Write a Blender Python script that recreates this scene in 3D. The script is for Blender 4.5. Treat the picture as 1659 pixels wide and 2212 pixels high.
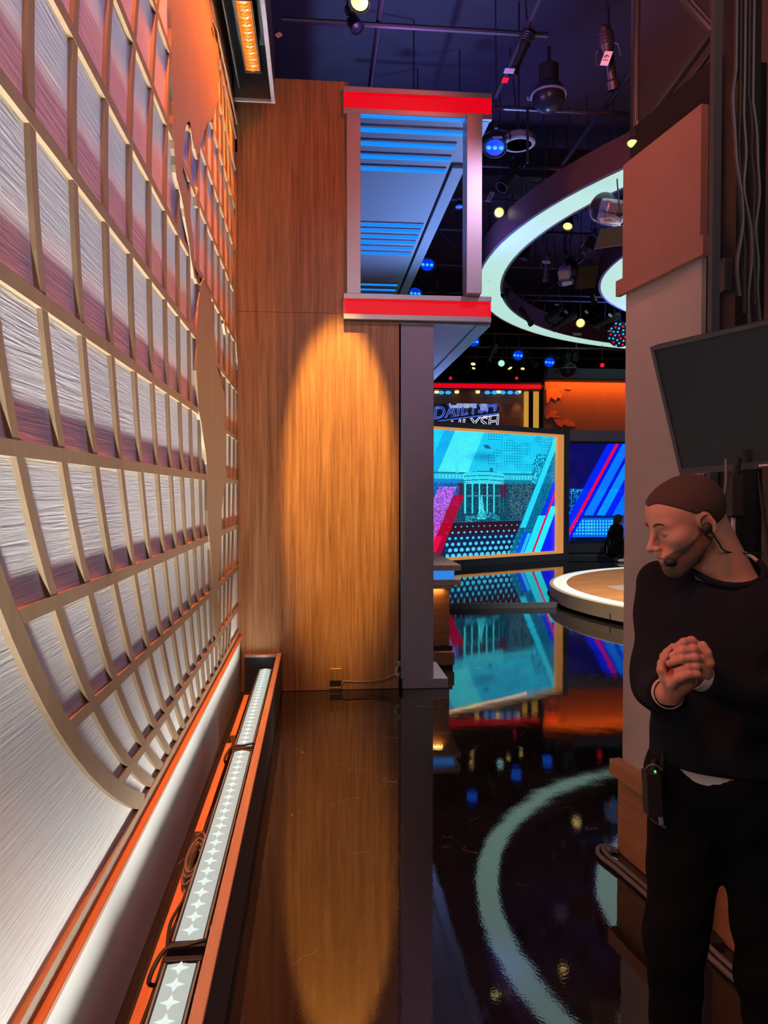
import bpy, bmesh, math, random
import numpy as np
from mathutils import Vector, Matrix, Euler
for _o in list(bpy.data.objects): bpy.data.objects.remove(_o)
S = bpy.context.scene; COL = S.collection
random.seed(4); PI = math.pi

# ------------------------------------------------------------------ camera
FPX = 1600.0; CXP, CYP = 829.5, 1106.0; EYE = 1.65
YAW = math.atan(148/FPX); PIT = math.atan(39/FPX)
FW = Vector((math.sin(YAW)*math.cos(PIT), math.cos(YAW)*math.cos(PIT), -math.sin(PIT)))
RT = Vector((math.cos(YAW), -math.sin(YAW), 0)); UP = RT.cross(FW)
CAM = Vector((0, 0, EYE))
cd = bpy.data.cameras.new('camera'); cam = bpy.data.objects.new('camera', cd); COL.objects.link(cam)
cam.matrix_world = Matrix((RT, UP, -FW)).transposed().to_4x4(); cam.location = CAM
cd.sensor_fit = 'VERTICAL'; cd.sensor_height = 36; cd.lens = 36*FPX/2212; cd.clip_start = .05; cd.clip_end = 200
S.camera = cam
def ray(px, py): return FW + RT*((px-CXP)/FPX) - UP*((py-CYP)/FPX)
def at(px, py, ax, v):                     # point on the plane axis ax = v seen at a pixel
    d = ray(px, py); return CAM + d*((v-CAM[ax])/d[ax])
def atd(px, py, c): return CAM + ray(px, py)*c     # point at view depth c

# ------------------------------------------------------------------ world, exposure
w = bpy.data.worlds.new('world'); S.world = w; w.use_nodes = True
w.node_tree.nodes['Background'].inputs[0].default_value = (.30, .22, .55, 1)
w.node_tree.nodes['Background'].inputs[1].default_value = .035
vs = S.view_settings; vs.view_transform = 'Standard'; vs.look = 'None'; vs.gamma = 1; vs.exposure = 0; vs.use_curve_mapping = False

# ------------------------------------------------------------------ main lights
def lamp(name, kind, loc, tgt, power, col, **k):
    d = bpy.data.lights.new(name, kind); d.energy = power; d.color = col
    if 'wash' in name or 'grid' in name or 'portal' in name: d.specular_factor = .02
    for a, b in k.items(): setattr(d, a, b)
    o = bpy.data.objects.new(name, d); COL.objects.link(o); o.location = loc
    if tgt is not None: o.rotation_euler = (Vector(tgt)-Vector(loc)).to_track_quat('-Z', 'Y').to_euler()
    return o
R = math.radians
# studio washes and keys, with added fills; only some at grid height
lamp('blue_wash', 'SPOT', (2.1, 2.6, 5.9), (-.63, 4.2, 3.9), 150, (.22, .22, 1), spot_size=R(36), spot_blend=.9, shadow_soft_size=.15)
lamp('violet_wash', 'SPOT', (2.1, 1.2, 5.9), (-.63, 2.3, 3.5), 240, (.46, .34, 1), spot_size=R(56), spot_blend=1, shadow_soft_size=.2)
lamp('red_wash', 'SPOT', (-.2, 1.2, 5.6), (1.45, 3.1, 3.8), 260, (1, .26, .2), spot_size=R(44), spot_blend=1, shadow_soft_size=.2)
lamp('red_wood_wash', 'SPOT', (1.7, 3.2, 6.0), (-.1, 6.2, 4.3), 150, (1, .12, .10), spot_size=R(46), spot_blend=1, shadow_soft_size=.2)
lamp('ambient_fill', 'AREA', (.6, -1.2, 4.6), (.4, 3.5, 1.6), 33, (1, .80, .72), size=1.6)  # added fill behind the camera for general ambient light
lamp('red_face_fill', 'SPOT', (-.35, 1.0, 3.4), (.85, 1.6, 1.5), 100, (1, .16, .08), spot_size=R(50), spot_blend=1, shadow_soft_size=.1)  # added spot that reddens the face, in place of bounce and wall glow
lamp('wood_spot', 'SPOT', (.2, 4.8, 5.9), (.2, 6.2, 2.02), 3900, (1, .52, .11), spot_size=R(14.5), spot_blend=.5, shadow_soft_size=.03)
lamp('stage_key', 'SPOT', (4.6, 7.2, 5.0), (6.0, 10.0, .2), 1500, (1, .80, .55), spot_size=R(78), spot_blend=.6, shadow_soft_size=.1)
lamp('stage_side', 'SPOT', (2.2, 6.6, 4.6), (4.4, 8.6, .15), 420, (1, .72, .36), spot_size=R(46), spot_blend=.8, shadow_soft_size=.08)
lamp('fascia_gold', 'SPOT', (2.2, 9.6, 5.0), (3.1, 8.5, 5.5), 16, (1, .62, .14), spot_size=R(26), spot_blend=.7, shadow_soft_size=.03)
lamp('desk_key', 'SPOT', (3.7, 8.6, 5.0), (1.1, 7.3, .95), 3000, (1, .82, .82), spot_size=R(42), spot_blend=.8, shadow_soft_size=.1)
lamp('portal_blue_fill', 'SPOT', (2.8, 9.4, 2.6), (.8, 8.4, 4.8), 700, (.24, .42, 1), spot_size=R(95), spot_blend=1, shadow_soft_size=.1)  # added fill aimed up from mid-air to turn the soffit blue
lamp('portal_low_blue_fill', 'SPOT', (3.0, 8.6, 1.0), (1.2, 7.2, 3.1), 130, (.2, .42, 1), spot_size=R(60), spot_blend=1, shadow_soft_size=.1)  # added low fill, tints the underside of the lower soffit
lamp('portal_pink_fill', 'SPOT', (2.1, 3.6, 5.4), (1.0, 6.2, 3.3), 170, (.90, .55, .9), spot_size=R(40), spot_blend=1, shadow_soft_size=.1)  # added fill giving the column and posts a pink tint
lamp('ring_red_fill_wash', 'SPOT', (1.9, 5.2, 5.2), (3.9, 8.2, 5.5), 160, (1, .25, .3), spot_size=R(60), spot_blend=1, shadow_soft_size=.1)  # added spot to bring up the bronze ring fascia in red
# added upward fills, unseen from below, that brighten the ceiling
lamp('grid_violet', 'AREA', (.85, 6.7, 5.1), (1.6, 6.2, 7.4), 34, (.50, .22, .85), size=.6)
lamp('grid_blue', 'AREA', (2.0, 10.5, 5.0), (3.4, 10.0, 7.4), 26, (.16, .16, .9), size=.8)
lamp('grid_blue', 'AREA', (6.5, 15.0, 5.2), (6.0, 14.5, 7.4), 34, (.12, .16, .8), size=1.2)

# ------------------------------------------------------------------ materials
def nt(name):
    m = bpy.data.materials.new(name); m.use_nodes = True; t = m.node_tree
    return m, t, t.nodes['Principled BSDF'], t.nodes, t.links
def flat(name, col, rough=.5, metal=0, em=None, es=1, noise=0, nscale=20, spec=.5, bump=0, bscale=200):
    m, t, b, N, L = nt(name)
    b.inputs['Base Color'].default_value = (*col, 1); b.inputs['Roughness'].default_value = rough
    b.inputs['Metallic'].default_value = metal; b.inputs['Specular IOR Level'].default_value = spec
    if em: b.inputs['Emission Color'].default_value = (*em, 1); b.inputs['Emission Strength'].default_value = es
    tc = N.new('ShaderNodeTexCoord')
    if noise:
        n = N.new('ShaderNodeTexNoise'); n.inputs['Scale'].default_value = nscale; n.inputs['Detail'].default_value = 5
        r = N.new('ShaderNodeMixRGB'); r.inputs[1].default_value = (*[c*(1-noise) for c in col], 1)
        r.inputs[2].default_value = (*[min(1, c*(1+noise)) for c in col], 1)
        L.new(tc.outputs['Object'], n.inputs['Vector']); L.new(n.outputs['Fac'], r.inputs[0]); L.new(r.outputs[0], b.inputs['Base Color'])
    if bump:
        n = N.new('ShaderNodeTexNoise'); n.inputs['Scale'].default_value = bscale
        bp = N.new('ShaderNodeBump'); bp.inputs['Strength'].default_value = bump; bp.inputs['Distance'].default_value = .002
        L.new(tc.outputs['Object'], n.inputs['Vector']); L.new(n.outputs['Fac'], bp.inputs['Height']); L.new(bp.outputs[0], b.inputs['Normal'])
    return m
def wood(name, c1, c2, scale=(30, 30, 1.2), rough=.45, contrast=(.35, .68), spec=.4):
    m, t, b, N, L = nt(name)
    tc = N.new('ShaderNodeTexCoord'); mp = N.new('ShaderNodeMapping'); mp.inputs['Scale'].default_value = scale
    n = N.new('ShaderNodeTexNoise'); n.inputs['Scale'].default_value = 1.0; n.inputs['Detail'].default_value = 9; n.inputs['Roughness'].default_value = .66
    n.inputs['Distortion'].default_value = .6
    n2 = N.new('ShaderNodeTexNoise'); n2.inputs['Scale'].default_value = 4.0; n2.inputs['Detail'].default_value = 6
    r = N.new('ShaderNodeValToRGB'); r.color_ramp.elements[0].position = contrast[0]; r.color_ramp.elements[1].position = contrast[1]
    r.color_ramp.elements[0].color = (*c1, 1); r.color_ramp.elements[1].color = (*c2, 1)
    mx = N.new('ShaderNodeMath'); mx.operation = 'MULTIPLY_ADD'; mx.inputs[1].default_value = .35
    md = N.new('ShaderNodeMath'); md.operation = 'MULTIPLY'; md.inputs[1].default_value = .7
    L.new(tc.outputs['Object'], mp.inputs[0]); L.new(mp.outputs[0], n.inputs['Vector']); L.new(mp.outputs[0], n2.inputs['Vector'])
    L.new(n.outputs['Fac'], md.inputs[0]); L.new(n2.outputs['Fac'], mx.inputs[0]); L.new(md.outputs[0], mx.inputs[2])
    L.new(mx.outputs[0], r.inputs[0]); L.new(r.outputs[0], b.inputs['Base Color'])
    b.inputs['Roughness'].default_value = rough; b.inputs['Specular IOR Level'].default_value = spec
    bp = N.new('ShaderNodeBump'); bp.inputs['Strength'].default_value = .15; bp.inputs['Distance'].default_value = .001
    L.new(mx.outputs[0], bp.inputs['Height']); L.new(bp.outputs[0], b.inputs['Normal'])
    return m
MT = {}
MT['wood_v'] = wood('walnut_laminate', (.20, .085, .034), (.50, .27, .13), (26, 26, .9), .38)
MT['wood_map'] = wood('map_laminate', (.26, .17, .10), (.33, .22, .135), (20, 20, .8), .5)
MT['wood_h'] = wood('desk_wood', (.20, .09, .045), (.42, .22, .12), (1.4, 1.4, 40), .35)
MT['wood_floor'] = wood('stage_wood', (.34, .13, .05), (.72, .36, .16), (1.2, 12, 1), .75, (.3, .7), .04)
MT['wood_top'] = wood('desk_top_wood', (.42, .26, .19), (.72, .54, .44), (14, 2, 14), .8, (.35, .68), .04)
MT['oak_base'] = wood('base_wood', (.36, .15, .06), (.52, .25, .11), (3, 3, 30), .45)
MT['batten'] = wood('raw_batten', (.42, .17, .08), (.58, .28, .15), (30, 2, 30), .6)
MT['white'] = flat('white_paint', (.78, .76, .73), .55, bump=.15)
MT['grey'] = flat('grey_violet_paint', (.29, .28, .37), .5, noise=.05, bump=.1)
MT['flatpaint'] = flat('taupe_paint', (.50, .42, .40), .6, noise=.05, bump=.15)
MT['cladpaint'] = flat('terracotta_paint', (.36, .17, .14), .6, noise=.07, nscale=5, bump=.2)
MT['silver'] = flat('satin_silver', (.55, .53, .58), .35, .5)
MT['silverb'] = flat('soffit_silver', (.42, .45, .55), .35, .3)
MT['black'] = flat('black_metal', (.018, .018, .02), .45)
MT['blackcloth'] = flat('black_drape', (.022, .018, .02), .95, noise=.3, nscale=8, spec=.1)
MT['darkgrey'] = flat('dark_grey_paint', (.055, .06, .07), .5)
MT['trough_out'] = flat('charcoal_paint', (.07, .078, .09), .55)
MT['pipe'] = flat('black_steel_pipe', (.09, .08, .10), .4, .6)
MT['pinkedge'] = wood('plywood_edge', (.34, .24, .20), (.44, .33, .28), (40, 2, 40), .6)
MT['label'] = flat('white_label', (.8, .8, .82), .6)
MT['ink'] = flat('black_ink', (.01, .01, .01), .6)
MT['slate'] = flat('slate_blue_paint', (.10, .12, .17), .45)
MT['cream'] = flat('cream_laminate', (.62, .55, .42), .4)
MT['orangewall'] = flat('orange_lit_wall', (.75, .30, .12), .6)
MT['ledge'] = flat('ledge_timber', (.42, .20, .11), .6, noise=.1)
MT['ceiling'] = flat('ceiling_haze_violet', (.09, .08, .12), .9, noise=.3, nscale=3)  # violet studio haze put into the ceiling's base tint
MT['wallup'] = flat('plum_brown_wall', (.10, .07, .075), .8, noise=.1)
MT['grille'] = flat('speaker_grille', (.45, .42, .48), .5)
MT['red_em'] = flat('red_light_diffuser', (.05, 0, .0), .4, em=(1, .0, .012), es=.75)
MT['blue_em'] = flat('blue_led_tube', (0, .02, .1), .4, em=(.004, .26, 1), es=1.0)
MT['blue_led'] = flat('blue_led', (0, .1, .5), .4, em=(.03, .42, 1), es=1.3)
MT['deep_blue'] = flat('deep_blue_halo', (0, 0, .1), .3, em=(0, .045, 1), es=.8)
MT['cyan_led'] = flat('cyan_led', (0, .3, .5), .4, em=(.03, .38, .9), es=1.2)
MT['red_led'] = flat('red_led', (.5, 0, .02), .4, em=(1, .01, .03), es=1)
MT['warm_led'] = flat('warm_lamp', (.8, .6, .3), .4, em=(1, .66, .22), es=1.6)
MT['green_warm'] = flat('yellow_green_lamp', (.8, .8, .3), .4, em=(.75, .75, .2), es=1.2)
MT['teal_led'] = flat('teal_white_lamp', (.5, .8, .8), .4, em=(.38, .78, .72), es=1.1)
MT['green_led'] = flat('green_led', (0, .5, .1), .4, em=(.1, 1, .2), es=2)
MT['ring_em'] = flat('ring_diffuser', (.6, .75, .7), .5, em=(.36, .60, .53), es=1.2)
MT['stage_em'] = flat('stage_ring_diffuser', (.8, .8, .75), .5, em=(.60, .70, .66), es=.75)
MT['bluebox'] = flat('blue_lightbox', (.1, .4, .9), .4, em=(.03, .27, .9), es=.75)
MT['bronze'] = flat('bronze_fascia', (.20, .105, .085), .35, .3)
MT['goldglow'] = flat('amber_panel', (.8, .5, .1), .4, em=(.75, .38, .06), es=.7)  # glow put into the cream-yellow uprights by emission
MT['glass'] = flat('screen_glass', (.018, .024, .034), .3, spec=.3)
MT['led_star'] = flat('white_led_lens', (.05, .05, .05), .6, em=(.75, .95, .90), es=.95)
MT['led_body'] = flat('white_led_diffuser', (.05, .05, .05), .7, em=(.52, .64, .60), es=.8)
MT['amber_star'] = flat('amber_led_lens', (.1, .05, .01), .2, em=(1, .36, .02), es=1.0)
MT['amber_body'] = flat('amber_led_diffuser', (.1, .04, .01), .3, em=(.9, .22, .002), es=.75)
MT['chrome'] = flat('worn_steel', (.5, .5, .52), .3, .9)
MT['rubber'] = flat('black_rubber', (.015, .015, .015), .6)
MT['greycable'] = flat('grey_cable', (.16, .14, .14), .5)
MT['woodcable'] = flat('tan_cable', (.42, .30, .22), .6)
MT['greenplug'] = flat('green_plastic', (.20, .42, .2), .5)

def relief_white():
    m, t, b, N, L = nt('embossed_white_panel')
    b.inputs['Base Color'].default_value = (.80, .75, .74, 1); b.inputs['Roughness'].default_value = .55
    tc = N.new('ShaderNodeTexCoord'); mp = N.new('ShaderNodeMapping'); mp.inputs['Scale'].default_value = (1, 3.2, 95)
    n = N.new('ShaderNodeTexNoise'); n.inputs['Scale'].default_value = 1; n.inputs['Detail'].default_value = 3; n.inputs['Distortion'].default_value = .8
    fine = N.new('ShaderNodeTexNoise'); fine.inputs['Scale'].default_value = 260
    bp = N.new('ShaderNodeBump'); bp.inputs['Strength'].default_value = .9; bp.inputs['Distance'].default_value = .0022
    bp2 = N.new('ShaderNodeBump'); bp2.inputs['Strength'].default_value = .12; bp2.inputs['Distance'].default_value = .001
    L.new(tc.outputs['Object'], mp.inputs[0]); L.new(mp.outputs[0], n.inputs['Vector']); L.new(n.outputs['Fac'], bp.inputs['Height'])
    L.new(tc.outputs['Object'], fine.inputs['Vector']); L.new(fine.outputs['Fac'], bp2.inputs['Height']); L.new(bp.outputs[0], bp2.inputs['Normal'])
    L.new(bp2.outputs[0], b.inputs['Normal'])
    return m
MT['relief'] = relief_white()
def floor_mat():
    m, t, b, N, L = nt('polished_dark_floor')
    b.inputs['Roughness'].default_value = .07; b.inputs['IOR'].default_value = 1.95
    tc = N.new('ShaderNodeTexCoord')
    n = N.new('ShaderNodeTexNoise'); n.inputs['Scale'].default_value = 2.2; n.inputs['Detail'].default_value = 8
    r = N.new('ShaderNodeValToRGB'); r.color_ramp.elements[0].color = (.006, .006, .007, 1); r.color_ramp.elements[1].color = (.028, .022, .018, 1)
    L.new(tc.outputs['Object'], n.inputs['Vector']); L.new(n.outputs['Fac'], r.inputs[0])
    # scuffs: thin curved scratches
    v = N.new('ShaderNodeTexVoronoi'); v.feature = 'DISTANCE_TO_EDGE'; v.inputs['Scale'].default_value = 1.7
    dn = N.new('ShaderNodeTexNoise'); dn.inputs['Scale'].default_value = 2.5; dn.inputs['Detail'].default_value = 4
    ad = N.new('ShaderNodeMixRGB'); ad.blend_type = 'ADD'; ad.inputs[0].default_value = .5
    L.new(tc.outputs['Object'], ad.inputs[1]); L.new(tc.outputs['Object'], dn.inputs['Vector']); L.new(dn.outputs['Color'], ad.inputs[2]); L.new(ad.outputs[0], v.inputs['Vector'])
    lt = N.new('ShaderNodeMath'); lt.operation = 'LESS_THAN'; lt.inputs[1].default_value = .0035
    L.new(v.outputs['Distance'], lt.inputs[0])
    gate = N.new('ShaderNodeTexNoise'); gate.inputs['Scale'].default_value = 5; L.new(tc.outputs['Object'], gate.inputs['Vector'])
    gt = N.new('ShaderNodeMath'); gt.operation = 'GREATER_THAN'; gt.inputs[1].default_value = .58; L.new(gate.outputs['Fac'], gt.inputs[0])
    ml = N.new('ShaderNodeMath'); ml.operation = 'MULTIPLY'; L.new(lt.outputs[0], ml.inputs[0]); L.new(gt.outputs[0], ml.inputs[1])
    mx = N.new('ShaderNodeMixRGB'); mx.inputs[2].default_value = (.15, .13, .12, 1); L.new(ml.outputs[0], mx.inputs[0]); L.new(r.outputs[0], mx.inputs[1])
    L.new(mx.outputs[0], b.inputs['Base Color'])
    rr = N.new('ShaderNodeMapRange'); rr.inputs['To Min'].default_value = .008; rr.inputs['To Max'].default_value = .03; L.new(n.outputs['Fac'], rr.inputs['Value']); L.new(rr.outputs[0], b.inputs['Roughness'])
    w1 = N.new('ShaderNodeTexNoise'); w1.inputs['Scale'].default_value = 3.0; w1.inputs['Detail'].default_value = 2
    w2 = N.new('ShaderNodeTexNoise'); w2.inputs['Scale'].default_value = 90; w2.inputs['Detail'].default_value = 2
    b1 = N.new('ShaderNodeBump'); b1.inputs['Strength'].default_value = .13; b1.inputs['Distance'].default_value = .006
    b2 = N.new('ShaderNodeBump'); b2.inputs['Strength'].default_value = .07; b2.inputs['Distance'].default_value = .001
    for q in (w1, w2): L.new(tc.outputs['Object'], q.inputs['Vector'])
    L.new(w1.outputs['Fac'], b1.inputs['Height']); L.new(w2.outputs['Fac'], b2.inputs['Height']); L.new(b1.outputs[0], b2.inputs['Normal']); L.new(b2.outputs[0], b.inputs['Normal'])
    return m
MT['floor'] = floor_mat()
def attr_emit(name, strength):
    m, t, b, N, L = nt(name); a = N.new('ShaderNodeAttribute'); a.attribute_name = 'picture'
    b.inputs['Base Color'].default_value = (.01, .01, .01, 1); b.inputs['Roughness'].default_value = .35
    L.new(a.outputs['Color'], b.inputs['Emission Color']); b.inputs['Emission Strength'].default_value = strength
    return m
MT['picture'] = attr_emit('lit_video_picture', 1.0)
def skinmat():
    m, t, b, N, L = nt('skin'); b.inputs['Base Color'].default_value = (.62, .36, .27, 1); b.inputs['Roughness'].default_value = .5
    a = N.new('ShaderNodeAttribute'); a.attribute_name = 'tint'; L.new(a.outputs['Color'], b.inputs['Base Color'])
    b.inputs['Subsurface Weight'].default_value = .08; b.inputs['Subsurface Radius'].default_value = (.01, .004, .002)
    return m
MT['skin'] = skinmat()
MT['skinflat'] = flat('skin_plain', (.55, .33, .25), .5)
MT['hair'] = flat('cropped_hair', (.055, .03, .026), .9, noise=.4, nscale=400, bump=.6, bscale=700)
MT['beard'] = flat('stubble', (.16, .085, .06), .9, noise=.5, nscale=500, bump=.6, bscale=700)
MT['knit'] = flat('black_knit', (.010, .011, .016), .95, spec=.15, bump=.5, bscale=500)
MT['trouser'] = flat('black_trousers', (.005, .005, .006), .9, spec=.1)
MT['shirt'] = flat('white_cotton', (.62, .58, .56), .9, spec=.2)
MT['brow'] = flat('brow_hair', (.05, .025, .02), .9)
MT['shoe'] = flat('black_leather', (.02, .02, .02), .4)
MT['darkhair'] = flat('dark_hair', (.015, .012, .01), .6)

# ------------------------------------------------------------------ builders
def link(name, me, mat, parent=None, loc=(0, 0, 0)):
    o = bpy.data.objects.new(name, me); COL.objects.link(o)
    if mat is not None: me.materials.append(mat)
    if parent is not None: o.parent = parent
    o.location = loc
    return o
def tag(o, label=None, cat=None, group=None, kind=None):
    for k, v in (('label', label), ('category', cat), ('group', group), ('kind', kind)):
        if v: o[k] = v
    return o
def thing(name, label, cat, loc=(0, 0, 0), group=None):
    o = bpy.data.objects.new(name, None); COL.objects.link(o); o.location = loc; o.empty_display_size = .1
    return tag(o, label, cat, group)
class MB:
    def __init__(s): s.v = []; s.f = []
    def add(s, vs, fs):
        b = len(s.v); s.v += [tuple(v) for v in vs]; s.f += [tuple(i+b for i in f) for f in fs]; return s
    def box(s, x0, x1, y0, y1, z0, z1, c=0):
        if c > 0:                                  # chamfered box
            bm = bmesh.new(); bmesh.ops.create_cube(bm, size=1)
            for v in bm.verts: v.co = Vector((x0+(v.co.x+.5)*(x1-x0), y0+(v.co.y+.5)*(y1-y0), z0+(v.co.z+.5)*(z1-z0)))
            bmesh.ops.bevel(bm, geom=bm.edges[:], offset=c, segments=1, affect='EDGES')
            return s.bm(bm)
        vs = [(x, y, z) for x in (x0, x1) for y in (y0, y1) for z in (z0, z1)]
        return s.add(vs, [(0, 1, 3, 2), (4, 6, 7, 5), (0, 4, 5, 1), (2, 3, 7, 6), (0, 2, 6, 4), (1, 5, 7, 3)])
    def bm(s, bm, M=None):
        bm.verts.index_update()
        vs = [(M @ v.co if M else v.co.copy()) for v in bm.verts]; fs = [[v.index for v in f.verts] for f in bm.faces]
        bm.free(); return s.add(vs, fs)
    def hexa(s, p):                                # 8 points: bottom 4 ccw, top 4 ccw
        return s.add(p, [(3, 2, 1, 0), (4, 5, 6, 7), (0, 1, 5, 4), (1, 2, 6, 5), (2, 3, 7, 6), (3, 0, 4, 7)])
    def tube(s, pts, r, n=8, caps=True):
        pts = [Vector(p) for p in pts]; rs = r if isinstance(r, (list, tuple)) else [r]*len(pts)
        vs = []; fs = []; prev = None
        for i, p in enumerate(pts):
            d = (pts[min(i+1, len(pts)-1)]-pts[max(i-1, 0)]); d = d.normalized() if d.length > 1e-9 else Vector((0, 0, 1))
            a = (prev - d*prev.dot(d)) if prev is not None else d.orthogonal()
            if a.length < 1e-6: a = d.orthogonal()
            a.normalize(); prev = a; b = d.cross(a)
            for k in range(n): t = 2*PI*k/n; vs.append(p+(a*math.cos(t)+b*math.sin(t))*rs[i])
        for i in range(len(pts)-1):
            for k in range(n): fs.append((i*n+k, i*n+(k+1) % n, (i+1)*n+(k+1) % n, (i+1)*n+k))
        if caps: fs.append(tuple(range(n-1, -1, -1))); fs.append(tuple(range((len(pts)-1)*n, len(pts)*n)))
        return s.add(vs, fs)
    def lathe(s, prof, n=20, M=None):              # (r, z) profile about z
        vs = []; fs = []
        for r_, z in prof:
            for k in range(n): t = 2*PI*k/n; v = Vector((r_*math.cos(t), r_*math.sin(t), z)); vs.append(M @ v if M else v)
        for i in range(len(prof)-1):
            for k in range(n): fs.append((i*n+k, i*n+(k+1) % n, (i+1)*n+(k+1) % n, (i+1)*n+k))
        fs.append(tuple(range(n-1, -1, -1))); fs.append(tuple(range((len(prof)-1)*n, len(prof)*n)))
        return s.add(vs, fs)
    def ball(s, c, r, n=10, sc=(1, 1, 1)):
        bm = bmesh.new(); bmesh.ops.create_uvsphere(bm, u_segments=n, v_segments=max(5, n*2//3), radius=r)
        return s.bm(bm, Matrix.Translation(Vector(c)) @ Matrix.Diagonal((*sc, 1)))
    def slab(s, poly, ax, a0, a1):                 # polygon (2-D) extruded on axis ax
        def P(p, a): return (a, p[0], p[1]) if ax == 0 else ((p[0], a, p[1]) if ax == 1 else (p[0], p[1], a))
        n = len(poly); vs = [P(p, a0) for p in poly]+[P(p, a1) for p in poly]
        return s.add(vs, [tuple(range(n-1, -1, -1)), tuple(range(n, 2*n))]+[(i, (i+1) % n, n+(i+1) % n, n+i) for i in range(n)])
    def build(s, name, mat, parent=None, smooth=False, kind=None):
        me = bpy.data.meshes.new(name); o0 = Vector(parent.matrix_world.translation) if False else (Vector(parent['_o']) if parent is not None and '_o' in parent else Vector((0, 0, 0)))
        me.from_pydata([Vector(v)-o0 for v in s.v], [], s.f); me.validate()
        b = bmesh.new(); b.from_mesh(me); bmesh.ops.recalc_face_normals(b, faces=b.faces[:]); b.to_mesh(me); b.free()
        if smooth:
            me.polygons.foreach_set('use_smooth', [True]*len(me.polygons))
            try: me.set_sharp_from_angle(angle=R(38))
            except Exception: pass
        if parent is None:
            c = sum((Vector(v.co) for v in me.vertices), Vector())/max(1, len(me.vertices)); zmin = min(v.co.z for v in me.vertices); c.z = zmin
            me.transform(Matrix.Translation(-c)); o = link(name, me, mat, None, c)
        else: o = link(name, me, mat, parent)
        if kind: o['kind'] = kind
        return o
def base(name, label, cat, loc, group=None):       # a thing whose parts are given in world coordinates
    o = thing(name, label, cat, loc, group); o['_o'] = tuple(loc); return o
def bxs(name, mat, parent, *boxes, c=0, **k):
    m = MB()
    for b in boxes: m.box(*b, c=c)
    return m.build(name, mat, parent, **k)
def struct(o): o['kind'] = 'structure'; return o
def sub(parent_mesh, mb, name, mat, root):         # sub-part under a part (both share the root's frame)
    o = mb.build(name, mat, root); o.parent = parent_mesh; return o
def dup(root, loc, mat4=None, label=None, group=None):
    c = root.copy(); COL.objects.link(c); c.location = loc
    if mat4 is not None: c.rotation_euler = mat4
    if label: c['label'] = label
    if group: c['group'] = group
    for ch in root.children:
        d = ch.copy(); COL.objects.link(d); d.parent = c
        for g in ch.children: e = g.copy(); COL.objects.link(e); e.parent = d
    return c

# ------------------------------------------------------------------ smooth implicit surfaces (for people)
def surfnet(fn, lo, hi, h):
    lo = np.array(lo, float); n = np.ceil((np.array(hi)-lo)/h).astype(int)+1
    ax = [lo[i]+h*np.arange(n[i]) for i in range(3)]
    X, Y, Z = np.meshgrid(*ax, indexing='ij'); P = np.stack([X, Y, Z], -1).astype(np.float32)
    V = fn(P).astype(np.float64); V = np.where(V == 0, 1e-9, V); sg = V < 0
    c = [(i, j, k) for i in (0, 1) for j in (0, 1) for k in (0, 1)]
    nx, ny, nz = V.shape
    sl = lambda A, o: A[o[0]:nx-1+o[0], o[1]:ny-1+o[1], o[2]:nz-1+o[2]]
    cnt = sum(sl(sg, o).astype(int) for o in c); act = (cnt > 0) & (cnt < 8)
    acc = np.zeros(act.shape+(3,)); num = np.zeros(act.shape)
    for a in c:
        for d in range(3):
            if a[d]: continue
            b = list(a); b[d] = 1; va, vb = sl(V, a), sl(V, tuple(b)); cr = (va < 0) != (vb < 0)
            t = np.where(cr, va/np.where(cr, va-vb, 1), 0)
            for e in range(3): acc[..., e] += np.where(cr, (t if e == d else a[e]), 0)
            num += cr
    idx = -np.ones(act.shape, int); ii = np.argwhere(act); idx[act] = np.arange(len(ii))
    verts = lo+h*(ii+acc[act]/num[act][:, None])
    faces = []
    for d in range(3):
        e1, e2 = (d+1) % 3, (d+2) % 3
        s0 = [slice(None)]*3; s1 = [slice(None)]*3; s0[d] = slice(0, -1); s1[d] = slice(1, None)
        A, B = sg[tuple(s0)], sg[tuple(s1)]
        q = np.argwhere(A != B); ok = (q[:, e1] > 0) & (q[:, e2] > 0) & (q[:, e1] < act.shape[e1]) & (q[:, e2] < act.shape[e2]); q = q[ok]
        def g(o1, o2): r = q.copy(); r[:, e1] -= o1; r[:, e2] -= o2; return idx[r[:, 0], r[:, 1], r[:, 2]]
        Q = np.stack([g(0, 0), g(1, 0), g(1, 1), g(0, 1)], 1); flip = ~A[q[:, 0], q[:, 1], q[:, 2]]
        Q[flip] = Q[flip][:, ::-1]; faces.append(Q)
    F = np.concatenate(faces); F = F[(F >= 0).all(1)]
    return verts, F
def smin(a, b, k): h = np.clip(.5+.5*(b-a)/k, 0, 1); return b+(a-b)*h-k*h*(1-h)
def smax(a, b, k): return -smin(-a, -b, k)
def ell(P, c, r, rot=None):
    q = P-np.array(c, np.float32)
    if rot is not None: q = q @ np.array(rot, np.float32)
    r = np.array(r, np.float32); k0 = np.sqrt(((q/r)**2).sum(-1)); k1 = np.sqrt(((q/(r*r))**2).sum(-1))+1e-9
    return k0*(k0-1)/k1
def cone(P, a, b, ra, rb):
    a = np.array(a, np.float32); b = np.array(b, np.float32); d = b-a; t = np.clip(((P-a) @ d)/(d @ d+1e-12), 0, 1)
    return np.sqrt(((P-a-t[..., None]*d)**2).sum(-1))-(ra+(rb-ra)*t)
def npmesh(name, V, F, mat, parent=None, tint=None):
    me = bpy.data.meshes.new(name); me.from_pydata(V.tolist(), [], F.tolist()); me.update()
    me.polygons.foreach_set('use_smooth', [True]*len(me.polygons))
    if tint is not None:
        a = me.color_attributes.new('tint', 'FLOAT_COLOR', 'POINT'); a.data.foreach_set('color', np.concatenate([tint, np.ones((len(V), 1))], 1).astype(np.float32).ravel())
    return link(name, me, mat, parent)

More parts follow.
